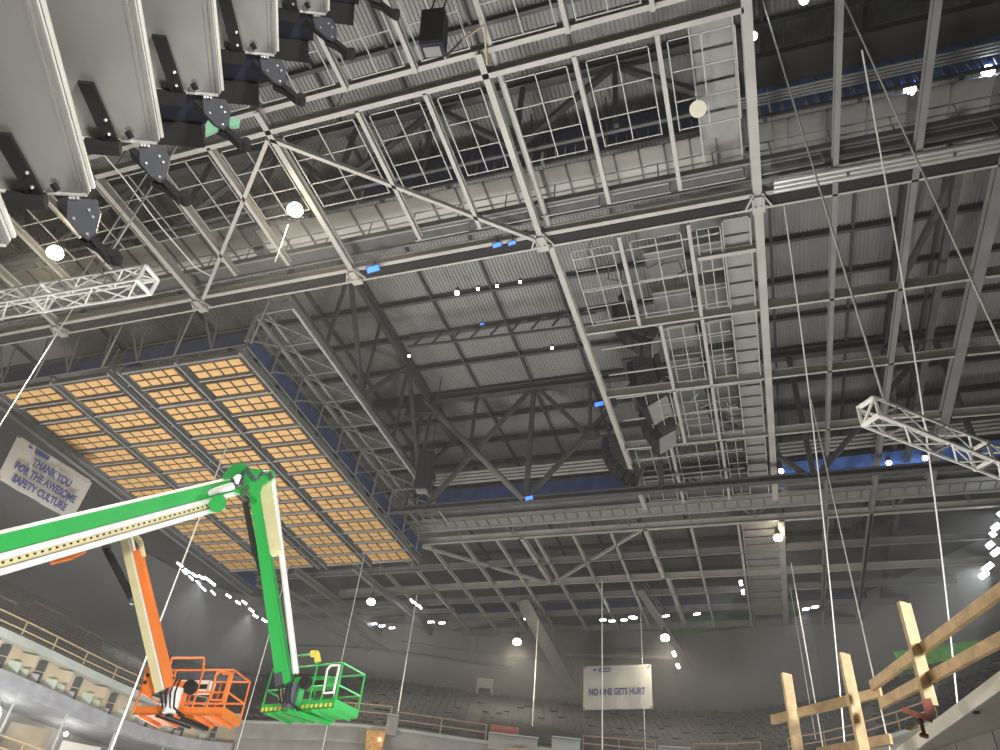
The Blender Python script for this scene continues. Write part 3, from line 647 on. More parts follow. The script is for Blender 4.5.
for px, py in ((416, 604), (412, 601), (420, 607)): flood(px, py, 24.4, .4, .14, -.8, 'white flood in the small cluster at the top of a rope beyond the tan array', grp='floods at the rope head', beamw=1500 if px == 416 else 0)
for px, py, lb in ((666, 616, 'small white flood right of the centre lamp'), (697, 614, 'small white flood left of the slatted strip'), (806, 609, 'white flood by the blue sheeting right of the slatted strip, left one'), (815, 607, 'white flood by the blue sheeting right of the slatted strip, right one')):
    flood(px, py, 24.2, .5, .13, .15, lb, beamw=1600 if px == 806 else 0, bdir=(-.4, -.2, -1))
for px, py in ((741, 583), (743, 592)): flood(px, py, 24.0, .2, .35, 0, 'upright white flood on the left side of the far slatted strip', grp='upright floods by the slatted strip', beamw=1800 if py == 583 else 0, bdir=(-.9, 0, -.7))
for px, py in ((674, 654), (678, 666)): flood(px, py, 20.5, .2, .35, .3, 'small white flood on the back wall right of the banner', grp='floods right of the banner')
for k in range(6): flood(181+k*6.4+random.uniform(-1.5, 1.5), 566+k*3.6+random.uniform(-1.5, 2), 24.0, .55, .13, -.5, 'white flood in the row along the left roof edge, near the tall rope', grp='left edge floods, near row', beamw=5000 if k == 3 else 0)
for k in range(5): flood(184+k*7+random.uniform(-2, 2), 573+k*4.6+random.uniform(-1, 3), 23.4, .5, .08, -.6, 'white flood in the row along the left roof edge, near the tall rope', grp='left edge floods, near row')
for k in range(6): flood(230+k*6.6+random.uniform(-2, 2), 596+k*4.6+random.uniform(-3, 2), 24.0, .5, .13, -.5, 'white flood in the row along the left roof edge beside the green jib', grp='left edge floods, far row', beamw=5000 if k == 3 else 0)
for px, py, s in ((996, 527, .5), (990, 545, .45), (996, 552, .6), (988, 567, .7), (984, 575, .6), (993, 534, .3), (1004, 512, .7)): flood(px, py, 24.2, s, .3, .6, 'bright white flood in the cluster at the right edge of the picture', grp='right edge floods', beamw=14000 if px in (988, 1004) else 0, bdir=(-.7, -.3, -.6))
for px, py, z, lb in ((910, 90, 29.2, 'white lamp on the blue netting at top right, left one'), (988, 71, 29.2, 'white lamp on the blue netting at top right, right one'), (753, 36, 26, 'white lamp beside the top of the widest beam'), (745, 3, 26, 'white lamp at the very top of the widest beam'), (889, 463, 26, 'small white lamp above the blue sheeting, left one'), (925, 458, 26, 'small white lamp above the blue sheeting, right one'), (781, 471, 26, 'small white lamp at the end of the widest beam'),
                      (457, 293, 32, 'largest of the small white lamps under the deck near the blue one'), (804+0, 0, 26, 'small white lamp at the top edge')):
    p = at(px, py, z); t = thing('round_lamp', p, lb, 'lamp'); mk('lens', MB().sphere(p, .24 if px > 900 and py < 100 else .15, 10, 6), 'led', t); mk('housing', MB().tube(p+V((0, 0, .1)), p+V((0, 0, .4)), .14, 8), 'dark', t)
for px, py in ((478, 289), (497, 286), (520, 282), (409, 356), (552, 348)):
    p = at(px, py, 32); t = thing('pin_lamp', p, 'tiny white lamp on a purlin under the deck', 'lamp', 'tiny lamps under the deck'); mk('lens', MB().sphere(p, .09, 8, 5), 'led', t); mk('housing', MB().tube(p+V((0, 0, .06)), p+V((0, 0, .3)), .08, 8), 'dark', t)
for px, py, z, w_, lb in ((373, 269, 24.7, .55, 'blue lamp above the main truss near the bright lamp beam'), (497, 245, 24.7, .35, 'blue lamp above the main truss, left of the centre node pair'), (512, 243, 24.7, .3, 'blue lamp above the main truss, right of the centre node pair'), (599, 404, 29.5, .55, 'bright blue lamp at the left edge beam of the rod grid'), (529, 498, 23.0, .45, 'blue lamp at the foot of the deep truss post'), (482, 324, 31, .2, 'tiny blue lamp under the lattice girder')):
    flood(px, py, z, w_, w_*.45, .15, lb, 'ledb', 'blue_lamp')
# cream disc lamp
p = at(698, 109, 24.6); t = thing('disc_lamp', p, 'unlit cream disc lamp under the top right grid', 'lamp')
dv = p.normalized(); mk('lens', MB().tube(p, p+dv*.1, .3, 24), 'creamdisc', t); mk('housing', MB().tube(p+dv*.1, p+dv*.6, .26, 16, .12), 'dark', t)

# ================================================================== HANGING SPEAKERS
def boxspk(c, yaw, tilt, w_, h, dpt, lb, mface='navy', hang=33.0):
    c = V(c); t = thing('hanging_speaker', c, lb, 'speaker'); R = Matrix.Rotation(yaw, 3, 'Z') @ Matrix.Rotation(tilt, 3, 'X')
    ex, ey, ez = R @ V((1, 0, 0)), R @ V((0, 1, 0)), R @ V((0, 0, 1))
    o = c-ex*w_/2-ey*dpt/2-ez*h/2
    mk('cabinet', MB().obox(o, ex*w_, ey*dpt, ez*h), mface, t)
    mk('grille', MB().obox(o+ex*.05-ey*.04+ez*.05, ex*(w_-.1), ey*.04, ez*(h-.1)), 'black', t)
    mk('bottom_plate', MB().obox(o+ex*.1+ey*.1-ez*.06, ex*(w_-.2), ey*(dpt-.2), ez*.06), 'beam2', t)
    mk('hanger', MB().tube(c+ez*h/2+ex*w_*.3, V((c.x, c.y, hang)), .03, 6).tube(c+ez*h/2-ex*w_*.3, V((c.x, c.y, hang)), .03, 6), 'dark', t)
boxspk(at(434, 33, 22.5)*1.0, .15, .35, .72, 1.35, .6, 'dark hanging speaker box near the top of the picture')
boxspk(at(425, 472, 25.0), .2, 0, .9, 2.8, .8, 'tall dark speaker column hanging left of the deep truss')
def array(px, py, z, n, s, curve, yaw, lb):
    yaw += 1.4
    c = at(px, py, z); t = thing('line_array_speaker', c, lb, 'speaker')
    ang = 0.0; p = c.copy(); ry = Matrix.Rotation(yaw, 3, 'Z')
    for i in range(n):
        R = ry @ Matrix.Rotation(ang, 3, 'X'); ex, ey, ez = R @ V((1, 0, 0)), R @ V((0, 1, 0)), R @ V((0, 0, 1))
        o = p-ex*s/2-ey*s*.35-ez*s*.3
        b = MB().hexa([o, o+ex*s, o+ex*s*.85+ey*s*.7, o+ex*s*.15+ey*s*.7], [o+ez*s*.28, o+ex*s+ez*s*.28, o+ex*s*.85+ey*s*.7+ez*s*.28, o+ex*s*.15+ey*s*.7+ez*s*.28])
        mk('cabinet', b, 'navy' if i < 2 else 'black', t)
        mk('side_plate', MB().obox(o-ex*.05-ez*.02, ex*.05, ey*s*.5, ez*s*.26), 'dark', t)
        if i == n-1: mk('end_plate', MB().obox(o+ex*s*.1-ez*.06+ey*s*.05, ex*s*.8, ey*s*.55, ez*.05), 'slat', t)
        p = p-ez*s*.31; ang -= curve
    mk('bumper', MB().box(c.x-s*.5, c.x+s*.5, c.y-s*.4, c.y+s*.4, c.z+.02, c.z+.2), 'dark', t)
    mk('hoist', MB().tube((c.x, c.y, c.z+.2), (c.x, c.y, 33), .04, 6).sphere((c.x, c.y, c.z+1.1), .22), 'dark', t)
array(622, 312, 29.0, 7, 1.5, .19, .3, 'topmost curved speaker array inside the rod grid')
array(643, 368, 28.5, 5, 2.2, .12, .1, 'broad speaker array just below the middle cross beam of the rod grid')
array(650, 402, 27.6, 5, 2.0, .14, .3, 'speaker array hanging under the third cross beam of the rod grid')
array(610, 442, 27.4, 8, 1.4, .17, .5, 'curved speaker array hanging just left of the rod grid edge beam')

# ================================================================== NEAR SPEAKER STACK, top left
U = V((math.sin(math.radians(-29)), math.cos(math.radians(-29)), 0)); Wd = V((U.y, -U.x, 0)); P1 = at(93, 195, 6.0)
def P(a, z, d=0.0): return P1 + Wd*a + V((0, 0, z-6.0)) + U*d
cor = [(-.37, 5.09), (0, 6.0), (.32, 7.07), (.64, 8.23), (1.01, 9.40), (1.38, 10.78), (1.78, 12.2)]
names = ['lowest grey cabinet of the near stack at the left picture edge', 'second grey cabinet from the left in the near stack', 'third grey cabinet from the left in the near stack, above the mint cover',
         'fourth grey cabinet of the near stack beside the mint cover', 'fifth grey cabinet of the near stack with a dark grille below', 'small sixth grey cabinet at the top of the near stack', 'topmost dark-ended cabinet of the near stack']
tl = math.radians(14)
for i, (a, z) in enumerate(cor):
    cx_ = Wd*math.cos(tl)+V((0, 0, math.sin(tl))); nz = -Wd*math.sin(tl)+V((0, 0, math.cos(tl)))
    c = P(a, z); t = thing('array_cabinet', c, names[i], 'speaker cabinet')
    L, WW, H = 4.6, 1.35, .16
    o = c-cx_*WW-U*L
    mk('body', MB().obox(o, cx_*(WW-.13), U*L, nz*(H+.06)), 'cab', t)
    b = MB()
    for k in range(3): b.obox(c-cx_*(.10-.035*k)-U*L+nz*(.00+.055*k), cx_*.03, U*(L+.01), nz*.045)
    mk('ribbed_edge', b, 'cabedge', t, 'three off-white ribs')
    mk('inner_edge', MB().obox(c-cx_*.14-U*L+nz*.0, cx_*.10, U*L, nz*.17), 'cab', t)
    mk('end_strip', MB().obox(c-cx_*WW-U*.01-nz*.005, cx_*(WW-.06), U*.035, nz*.05), 'cabedge', t)
    # black flat arm bolted on the face
    ac = c-cx_*.52-nz*.02
    mk('arm', MB().obox(ac-U*.72-cx_*.19, cx_*.15, U*.76+cx_*.12, -nz*.05), 'black', t)
    mk('cross_arm', MB().obox(ac-cx_*.27-U*.02, cx_*.36, U*.12, -nz*.14), 'black', t)
    for d in (-.3, -.12): mk('bolt', MB().sphere(ac+U*d-nz*.055, .022, 8, 5), 'chrome', t)
    for d in (.30, .33, .37): mk('bolt', MB().sphere(ac+cx_*d+U*.04, .02, 8, 5), 'chrome', t)
    mk('latch', MB().bar(c-cx_*.34-U*.14-nz*.02, c-cx_*.3-U*.08-nz*.06, .05, .05), 'black', t)
    if i == 0: continue
    # rigging plates hanging down at the far end
    g0 = c-cx_*.33+U*.06
    pts = [g0+cx_*.08, g0+cx_*.36, g0+cx_*.42-nz*.2, g0+cx_*.42-nz*.5, g0+cx_*.36-nz*.6, g0+cx_*.26-nz*.52, g0+cx_*.12-nz*.3]
    mk('rigging_plate', MB().prism(pts, U*.03), 'plate', t)
    for q in (cx_*.19-nz*.32, cx_*.31-nz*.18, cx_*.36-nz*.28, cx_*.35-nz*.54): mk('plate_bolt', MB().sphere(g0+q-U*.01, .02, 8, 5), 'chrome', t)
    mk('link_bar', MB().bar(g0+U*.08-nz*.02, g0+cx_*.58-nz*.80+U*.08, .11, .07), 'black', t)
    mk('link_bar', MB().bar(g0+cx_*.28-nz*.5+U*.1, g0+cx_*.66-nz*.78+U*.1, .06, .08), 'black', t)
    mk('roller', MB().tube(g0+cx_*.62-nz*.76+U*.02, g0+cx_*.62-nz*.76+U*.16, .055, 12), 'black', t)
    if i >= 3:                                   # dark horn cabinet seen in the gap under the next face
        mk('dark_grille', MB().obox(c-cx_*.95+nz*.05+U*.02, cx_*.72, U*.45, nz*.55), 'navy', t)
        mk('grille_band', MB().obox(c-cx_*.9+nz*.02+U*.47, cx_*.6, U*.35, nz*.3), 'black', t)
# mint cover
c = P(.58, 7.95, .1)
tag(mk('mint_cover', MB().prism([c, c+Wd*.34+V((0, 0, .02)), c+Wd*.36+V((0, 0, -.1)), c+Wd*.2+V((0, 0, -.2)), c+Wd*.06+V((0, 0, -.42)), c+Wd*.0+V((0, 0, -.2))], U*.05), 'mint'), 'mint green plate hanging between the grey cabinets', 'plate')

# ================================================================== WHITE BOX TRUSSES
TK = .79                                         # the right box truss hangs lower and nearer than the left one
def boxtruss(p, q, s, lb, bay=.62):
    p, q = V(p), V(q); d = (q-p).normalized(); sd = d.cross(V((0, 0, 1))).normalized(); up = V((0, 0, 1)); L = (q-p).length
    t = thing('box_truss', p, lb, 'truss'); cs = [sd*(x*s/2)+up*(y*s/2) for x, y in ((-1, -1), (1, -1), (1, 1), (-1, 1))]
    for c in cs: mk('chord', MB().tube(p+c, q+c, .032, 8), 'white', t)
    n = int(L/bay)
    for k in range(4):
        a, b_ = cs[k], cs[(k+1) % 4]; m = MB()
        for i in range(n):
            x0, x1 = p+d*(L*i/n), p+d*(L*(i+1)/n); u, v = (a, b_) if i % 2 == 0 else (b_, a)
            m.tube(x0+u, x1+v, .02, 6)
        mk('lacing', m, 'white', t)
    for e in (p, q):
        m = MB()
        for k in range(4): m.bar(e+cs[k], e+cs[(k+1) % 4], .09, .05)
        m.bar(e+cs[0], e+cs[2], .04, .04); mk('end_frame', m, 'white', t)
    k = int(L/3.05)
    for i in range(1, k+1):
        e = p+d*3.05*i; m = MB()
        for j in range(4): m.bar(e+cs[j], e+cs[(j+1) % 4], .06, .05); m.sphere(e+cs[j], .055, 8, 5)
        mk('joint_plate', m, 'white', t)
    return p
boxtruss((-12.45, 8.75, 12), (-30, 8.2, 12), .48, 'white box truss hanging level at the left edge')
boxtruss((3.45*TK, 17.0*TK, 12*TK), (15.5*TK, 27.6*TK, 12*TK), .5*TK+.04, 'white box truss hanging at the right with a rope at its end')

# ================================================================== ROPES
def rope(p, q, r, lb, sag=0):
    r *= .9; p, q = V(p), V(q); n = 12 if sag else 2
    pts = [p.lerp(q, i/n)+V((sag*math.sin(PI*i/n), 0, 0)) for i in range(n+1)]
    return tag(mk('rope', MB().path(pts, r, 6), 'rope'), lb, 'rope')
def vrope(px, py, z, z0, z1, r, lb): a = at(px, py, z); return rope((a.x, a.y, z0), (a.x, a.y, z1), r, lb)
vrope(884, 400, 12.2*TK, 12.2*TK, 33, .028, 'thick white rope rising from the end of the right box truss')
vrope(1000, 342, 12.2, 12.2*TK, 33, .030, 'thick white rope farthest right, rising to the top of the picture')
rope(at(767, 90, 30), pd(848, 780, 36), .03, 'thin rope slanting down just right of the widest beam', .25)
rope(at(862, 50, 24), pd(965, 780, 34), .032, 'thin rope between the two thick ones at right', .3)
vrope(212, 485, 20, -2, 33, .045, 'tall rope passing behind the green boom down past the orange basket')
vrope(128, 225, 14, 12.2, 33, .028, 'right rope of the pair holding the left box truss')
vrope(108, 235, 14, 12.2, 33, .02, 'left thin rope of the pair holding the left box truss')
vrope(50, 345, 22, -2, 33, .03, 'thin rope crossing the left box truss down toward the tan panels')
vrope(415, 607, 23, -2, 24, .05, 'rope hanging under the white flood cluster beyond the tan array')
vrope(537, 641, 22, -2, 24, .05, 'bright rope hanging left of the banner and right of the warm lamp')
vrope(602, 600, 22.5, -2, 24, .05, 'rope falling straight in front of the banner')
vrope(641, 625, 23, -2, 24, .03, 'faint rope falling near the right edge of the banner')
vrope(803, 632, 20, -2, 25, .045, 'rope hanging beyond the leftmost timber post, bright one')
vrope(799, 640, 21, -2, 25, .025, 'faint rope next to the bright rope beyond the leftmost timber post')
vrope(838, 519, 18, -2, 25, .035, 'rope falling between the middle and tall timber posts')
vrope(262, 660, 16, -2, 25, .03, 'thin rope falling behind the green basket, left side')
vrope(346, 640, 17, -2, 25, .03, 'thin rope falling behind the green basket rail')
tag(mk('cord', MB().path([at(105, 156, 24), at(122, 176, 24), at(160, 226, 24), at(196, 268, 23.8), at(211, 276, 24.8)], .03, 6), 'rope'), 'loose cord under the near grid left of the diagonal brace', 'rope')
rope(at(288, 225, 23.5), at(275, 262, 22.5), .025, 'loose cord end hanging below the bright warm lamp')
tag(mk('signal_cable', MB().path([at(445, 58, 22), at(462, 40, 24.5), at(484, 25, 25), at(487, 65, 25)], .04, 6), 'board'), 'pale cable looping from the hanging speaker to the beam', 'cable')

# ================================================================== BANNERS
def text_mesh(body, size, sx):
    cu = D.curves.new('lettering', 'FONT'); cu.body = body; cu.size = size; cu.align_x = 'CENTER'; cu.align_y = 'CENTER'; cu.extrude = .005; cu.offset = size*.04
    o = D.objects.new('lettering', cu); COL.objects.link(o); bpy.context.view_layer.update()
    me = D.meshes.new_from_object(o); D.objects.remove(o); return me, sx
def banner(TL, TR, BL, BR, lines, lb, bow=.0):
    TL, TR, BL, BR = map(V, (TL, TR, BL, BR)); t = thing('banner', (TL+TR+BL+BR)/4, lb, 'banner'); c0 = LOC[t.name]
    ex = (TR-TL).normalized(); W_ = (TR-TL).length; ez = ((TL-BL)+(TR-BR)).normalized(); ez = (ez-ex*ez.dot(ex)).normalized(); nn = ex.cross(ez); H_ = (TL-BL).length
    b = MB(); N = 12
    def pt(u, v): return TL*(1-u)*(1-v)+TR*u*(1-v)+BL*(1-u)*v+BR*u*v + nn*(.04*math.sin(u*17)*v)
    for i in range(N):
        for j in range(6):
            q = [(i/N, j/6), ((i+1)/N, j/6), ((i+1)/N, (j+1)/6), (i/N, (j+1)/6)]
            b.prism([pt(*k) for k in q], nn*-.015)
    mk('sheet', b, 'banner', t)
    for body, u, v, size, sx in lines:
        me, _ = text_mesh(body, size, sx); p = pt(u, v) if False else TL*(1-u)*(1-v)+TR*u*(1-v)+BL*(1-u)*v+BR*u*v
        sgn = 1 if nn.dot(p) < 0 else -1
        M = Matrix((ex, ez, nn)).transposed()
        for vv in me.vertices: vv.co = (p-c0)+M @ V((vv.co.x*sx, vv.co.y, vv.co.z)) + nn*sgn*.2
        me.materials.append(MT['ink']); o = D.objects.new('lettering', me); COL.objects.link(o); o.parent = t
    sgn = 1 if nn.dot(c0) < 0 else -1
    def blk(u0, u1, v0, v1, m, nm, lift=.07):
        o = TL*(1-u0)*(1-v1)+TR*u0*(1-v1)+BL*(1-u0)*v1+BR*u0*v1
        mk(nm, MB().obox(o+nn*sgn*lift, ex*(u1-u0)*W_, ez*(v1-v0)*H_, nn*sgn*.01), m, t)
    blk(.235, .41, .055, .15, 'ink', 'dark_label')
    b = MB(); random.seed(3)
    for k in range(6):
        u = .25+k*.026; o = TL+ex*u*W_-ez*.125*H_+nn*sgn*.09; b.obox(o, ex*.018*W_, ez*.05*H_*random.uniform(.6, 1), nn*sgn*.005)
    mk('label_strokes', b, 'banner', t)
    blk(.15, .2, .08, .12, 'ink', 'small_mark')
    b = MB()
    for k in range(16):
        u = .52+k*.027; o = TL+ex*u*W_-ez*.11*H_+nn*sgn*.09; b.obox(o, ex*.017*W_, ez*.03*H_*random.uniform(.5, 1), nn*sgn*.005)
    mk('tagline_strokes', b, 'inkg', t)
    b = MB()
    for u in (.02, .98):
        for v in (.03, .97): p = pt(u, v); b.tube(p+nn*sgn*.03, p+nn*sgn*.08, .06, 8)
    mk('eyelets', b, 'dark', t)
    return t
banner((-13.0, 58, 19.65), (-7.8, 58, 19.75), (-13.0, 58, 16.45), (-7.8, 58, 16.55), [('NO ONE GETS HURT', .5, .63, .66, .68)], 'white banner reading NO ONE GETS HURT in front of the back seats')
b2 = [('THANK YOU', .51, .36, .60, .70), ('FOR THE AWESOME', .5, .61, .60, .70), ('SAFETY CULTURE', .49, .86, .60, .70)]
banner((-37.3, 23.9, 21.15), (-36.2, 28.7, 20.95), (-37.0, 23.9, 18.35), (-36.3, 28.7, 18.35), b2, 'white banner reading THANK YOU FOR THE AWESOME SAFETY CULTURE at the left edge')

# ================================================================== BOOM LIFTS
def basket(C, yaw, m, mrail, lb, z_roll=0, pads=True, W_=2.44, Dp=.95, H_=1.1):
    """parts of a work platform; C = centre of the floor"""
    R = Matrix.Rotation(yaw, 3, 'Z') @ Matrix.Rotation(z_roll, 3, 'Y'); ex, ey, ez = R @ V((1, 0, 0)), R @ V((0, 1, 0)), R @ V((0, 0, 1)); C = V(C)
    def p(x, y, z): return C+ex*x+ey*y+ez*z
    return p, ex, ey, ez
def boomlift(name, label, C, yaw, roll, m, foam):
    t = thing(name, C, label, 'boom lift'); p, ex, ey, ez = basket(C, yaw, m, m, '', roll)
    a, d = 1.22, .48
    fl = mk('platform_floor', MB().obox(p(-a, -d, 0), ex*2*a, ey*2*d, ez*.05), m, t)
    b = MB()
    for x in (-1.0, -.5, 0, .5, 1.0): b.obox(p(x-.03, -d, -.06), ex*.06, ey*2*d, ez*.06)
    mk('floor_ribs', b, m, fl)
    b = MB()
    b.obox(p(-a, -d, 0), ex*2*a, ey*.02, ez*.2); b.obox(p(-a, d, 0), ex*2*a, ey*.02, ez*.2); b.obox(p(-a, -d, 0), ex*.02, ey*2*d, ez*.2); b.obox(p(a, -d, 0), ex*.02, ey*2*d, ez*.2)
    tb = mk('toe_board', b, m, t)
    if foam:
        b = MB()
        for i in range(16): b.obox(p(-a+i*.153, -d-.01, .02), ex*.08, ey*-.01, ez*.09)
        mk('hazard_marks', b, 'yellow', tb)
    r = .024; h1, h2 = .55, 1.1
    for h, nm in ((h2, 'top_rail'), (h1, 'middle_rail')):
        b = MB(); b.path([p(-a, -d, h), p(a, -d, h), p(a, d, h), p(-a, d, h), p(-a, -d, h)], r)
        mk(nm, b, m, t)
    for x, y in ((-a, -d), (-a*.33, -d), (a*.3, -d), (a*.62, -d), (a, -d), (a, d), (a*.33, d), (-a*.33, d), (-a, d)):
        mk('upright', MB().tube(p(x, y, .05), p(x, y, h2), r), m, t)
    # gate loop with handle on the right
    mk('gate', MB().path([p(a*.95, -d-.05, .35), p(a*.68, -d-.05, .35), p(a*.64, -d-.05, .95), p(a*.72, -d-.05, 1.04), p(a*.95, -d-.05, 1.02), p(a*.95, -d-.05, .35)], .026), 'rope' if foam else m, t)
    # control console behind, rotator and mount in front (towards the mast)
    mk('control_console', MB().obox(p(-.55, .1, .75), ex*.85, ey*.3, ez*.28), m if foam else 'white', t)
    mk('console_face', MB().obox(p(-.5, .08, .8), ex*.75, ey*.02, ez*.12), 'black', t)
    mk('console_guard', MB().path([p(-.62, -d, h2), p(-.62, -d-.03, h2+.3), p(.3, -d-.03, h2+.3), p(.36, -d, h2)], .028), m, t)
    mk('support_post', MB().obox(p(-.16, -d-.22, -.1), ex*.3, ey*.2, ez*.85), m, t)
    mk('rotator', MB().tube(p(-.02, -d-.3, -.05), p(-.02, -d-.3, .55), .17, 12), 'plate' if foam else 'white', t)
    mk('under_bracket', MB().bar(p(-.05, -d-.3, -.08), p(.35, d, -.08), .16, .1, up=tuple(ez)).bar(p(-.35, -d-.3, -.1), p(.0, d*.6, -.1), .06, .05, up=tuple(ez)), 'black' if not foam else m, t)
    b = MB()
    for s in range(4): b.path([p(-.25+s*.1, -d-.38, .8), p(-.3+s*.13, -d-.5, .4), p(-.15+s*.1, -d-.45, .05), p(.1+s*.06, -d-.1, -.05)], .022)
    mk('hoses', b, 'black', t)
    mk('control_reel', MB().tube(p(.26, -d-.1, .62), p(.26, -d-.25, .62), .17, 14), 'black', t)
    mk('valve_block', MB().obox(p(-.3, -d-.42, .15), ex*.2, ey*.15, ez*.22), 'chrome', t)
    return t, p, ex, ey, ez
# --- green lift
gz = 5.0; GC = (at(261, 712, gz)+at(278, 722, gz)+at(355, 721, gz)+at(342, 706, gz))/4
ga = at(342, 706, gz)-at(261, 712, gz)
G, gp, gx, gy, gz_ = boomlift('green_boom_lift', 'green boom lift arm with a work basket reaching in from the left', GC, math.atan2(ga.y, ga.x), 0, 'green', True)
mk('foam_pad', MB().path([gp(.1, -.5, 1.42), gp(.28, -.52, 1.4), gp(.36, -.5, 1.2)], .09, 8), 'yellow', G)
bot = gp(-.1, -.95, .5); hd = math.hypot(bot.x, bot.y)
piv = pd(253, 478, hd+.3)
def seg(a, b, t0, t1): return a.lerp(b, t0), a.lerp(b, t1)
ax = (bot-piv).normalized(); side = (CR-ax*CR.dot(ax)).normalized()
if side.dot(CR) < 0: side = -side
fw = side.cross(piv-bot).normalized()
b = MB().hexa([piv-side*.14-fw*.16, piv+side*.16-fw*.16, piv+side*.16+fw*.16, piv-side*.14+fw*.16], [bot-side*.22-fw*.14, bot+side*.08-fw*.14, bot+side*.08+fw*.14, bot-side*.22+fw*.14])
mk('jib_arm', b, 'green', G)
mk('jib_rib', MB().bar(piv.lerp(bot, .25)+side*.12, bot+side*.12, .07, .4, up=tuple(fw)), 'green', G)
mk('jib_extension', MB().bar(piv+side*.34, piv.lerp(bot, .42)+side*.30, .34, .3, up=tuple(fw)), 'cream', G, 'cream inner section')
mk('jib_rod', MB().tube(piv+side*.56, piv.lerp(bot, .97)+side*.28, .085, 10), 'white', G)
mk('jib_cylinder', MB().tube(piv.lerp(bot, .12)-side*.33, piv.lerp(bot, .4)-side*.27, .09, 10).tube(piv.lerp(bot, .4)-side*.27, piv.lerp(bot, .5)-side*.2, .05, 8), 'black', G)
mk('jib_foot', MB().obox(piv.lerp(bot, .95)-side*.24-fw*.16, side*.2, (bot-piv)*.05, fw*.32), 'plate', G)
mk('hose', MB().path([piv.lerp(bot, .3)+side*.1-fw*.2, piv.lerp(bot, .6)+side*.0-fw*.22, piv.lerp(bot, .9)+side*.2-fw*.22], .025), 'black', G)
# main boom: three nested sections receding to the pivot from the near left
far = pd(236, 489, hd+.2); near = pd(-60, 566, hd*.80)
dv = (far-near).normalized(); upv = (V((0, 0, 1))-dv*dv.z).normalized(); sv = dv.cross(upv)
mk('main_boom', MB().bar(near, far, .5, .36, up=tuple(upv), off=(0, .16)), 'green', G)
mk('boom_top_edge', MB().bar(near, far, .51, .02, up=tuple(upv), off=(0, .35)), 'white', G, 'white top edge')
mk('fly_section', MB().bar(near, far, .54, .13, up=tuple(upv), off=(0, -.09)), 'white', G, 'white lower flange')
mk('cable_track', MB().bar(near, near.lerp(far, .9), .36, .14, up=tuple(upv), off=(0, -.235)), 'cream', G, 'cream track with dark holes')
n = 44
for i in range(n):
    c = near.lerp(far, .9*i/n); s = 1 if sv.dot(c) < 0 else -1
    c = c+sv*s*.182+upv*-.22; mk('track_hole', MB().obox(c-dv*.03-upv*.02, dv*.06, upv*.04, sv*s*.01), 'black', G)
mk('lower_tube', MB().bar(near, near.lerp(far, .9), .44, .13, up=tuple(upv), off=(0, -.385)), 'white', G)
s = 1 if sv.dot(far) < 0 else -1
f0 = far+sv*s*.33
def out(pts, off=0): return [pd(x, y, hd+off) for x, y in pts]
mk('pivot_plate', MB().prism(out([(222, 476), (233, 464), (244, 463), (250, 468), (262, 470), (274, 470), (275, 478), (263, 484), (258, 501), (247, 490), (240, 494), (228, 489)], -.45), V(piv).normalized()*.5), 'green', G)
mk('end_plate', MB().prism(out([(209, 502), (214, 496), (222, 495), (226, 500), (225, 508), (218, 513), (210, 511)], -1.1), V(piv).normalized()*.6), 'green', G)
mk('pivot_pin', MB().tube(pd(238, 480, hd-.66), pd(238, 480, hd-.4), .15, 14), 'chrome', G)
mk('pivot_ring', MB().path([pd(238+5*math.cos(k*PI/5), 481+5.5*math.sin(k*PI/5), hd-.62) for k in range(11)], .045), 'plate', G)
mk('side_link', MB().prism(out([(241, 489), (248, 484), (250, 488), (244, 497), (240, 496)], -.6), V(piv).normalized()*.1), 'greend', G)
mk('pivot_hose', MB().path(out([(240, 486), (244, 472), (247, 468), (251, 475), (255, 479), (259, 477), (263, 472), (269, 472), (272, 478)], -.7), .045), 'plate', G)
mk('tilt_cylinder', MB().tube(pd(180, 501, hd-.9), pd(233, 486, hd-.7), .10, 10), 'white', G)
# --- orange lift
oz = 4.5; OC = (at(139, 714, oz)+at(154, 726, oz)+at(225, 726, oz)+at(228, 716, oz))/4+V((0, 0, 0)); oa = at(228, 716, oz)-at(139, 712, oz)
O, op, ox, oy, oz_ = boomlift('orange_boom_lift', 'orange boom lift arm with a work basket behind the green boom', OC, math.atan2(oa.y, oa.x), -.03, 'orange', False)
mk('side_guard', MB().path([op(1.0, -.52, .25), op(1.2, -.52, .3), op(1.2, -.52, 1.0), op(.95, -.52, 1.0)], .03), 'orange', O)
ob = op(-.30, -.9, .45); oh = math.hypot(ob.x, ob.y); ot = pd(126, 532, oh+.2)
ax = (ob-ot).normalized(); sd2 = (CR-ax*CR.dot(ax)).normalized()
if sd2.dot(CR) < 0: sd2 = -sd2
fw2 = sd2.cross(ot-ob).normalized()
mk('fly_boom', MB().bar(ot-sd2*.04, ob-sd2*.04, .22, .26, up=tuple(fw2)), 'cream', O, 'cream box boom')
mk('fly_edge', MB().bar(ot+sd2*.07, ob+sd2*.07, .04, .3, up=tuple(fw2)), 'white', O)
mk('jib_arm', MB().bar(ot.lerp(ob, .15)+sd2*.18, ob+sd2*.19, .17, .26, up=tuple(fw2)), 'orange', O, 'orange box boom')
mk('top_link', MB().path([ot+sd2*.05, ot+sd2*.2+V((0, 0, -.1)), ot.lerp(ob, .1)+sd2*.3, ot.lerp(ob, .2)+sd2*.28], .07, 8), 'cream', O)
mk('boom_cylinder', MB().tube(ot-sd2*.42+V((0, 0, -.3)), ot.lerp(ob, .42)-sd2*.22, .10, 10), 'black', O)
for q_ in (ot.lerp(ob, .43)-sd2*.2, ot-sd2*.42+V((0, 0, -.25))): mk('cylinder_eye', MB().sphere(q_, .13, 10, 6), 'plate', O)
mk('rotator_plate', MB().prism([op(-.98, -.75, .45), op(-.72, -.75, .35), op(-.62, -.75, 1.15), op(-.8, -.75, 1.6), op(-1.05, -.75, 1.55), op(-1.1, -.75, 1.0)], oy*.08), 'orange', O)
b = MB()
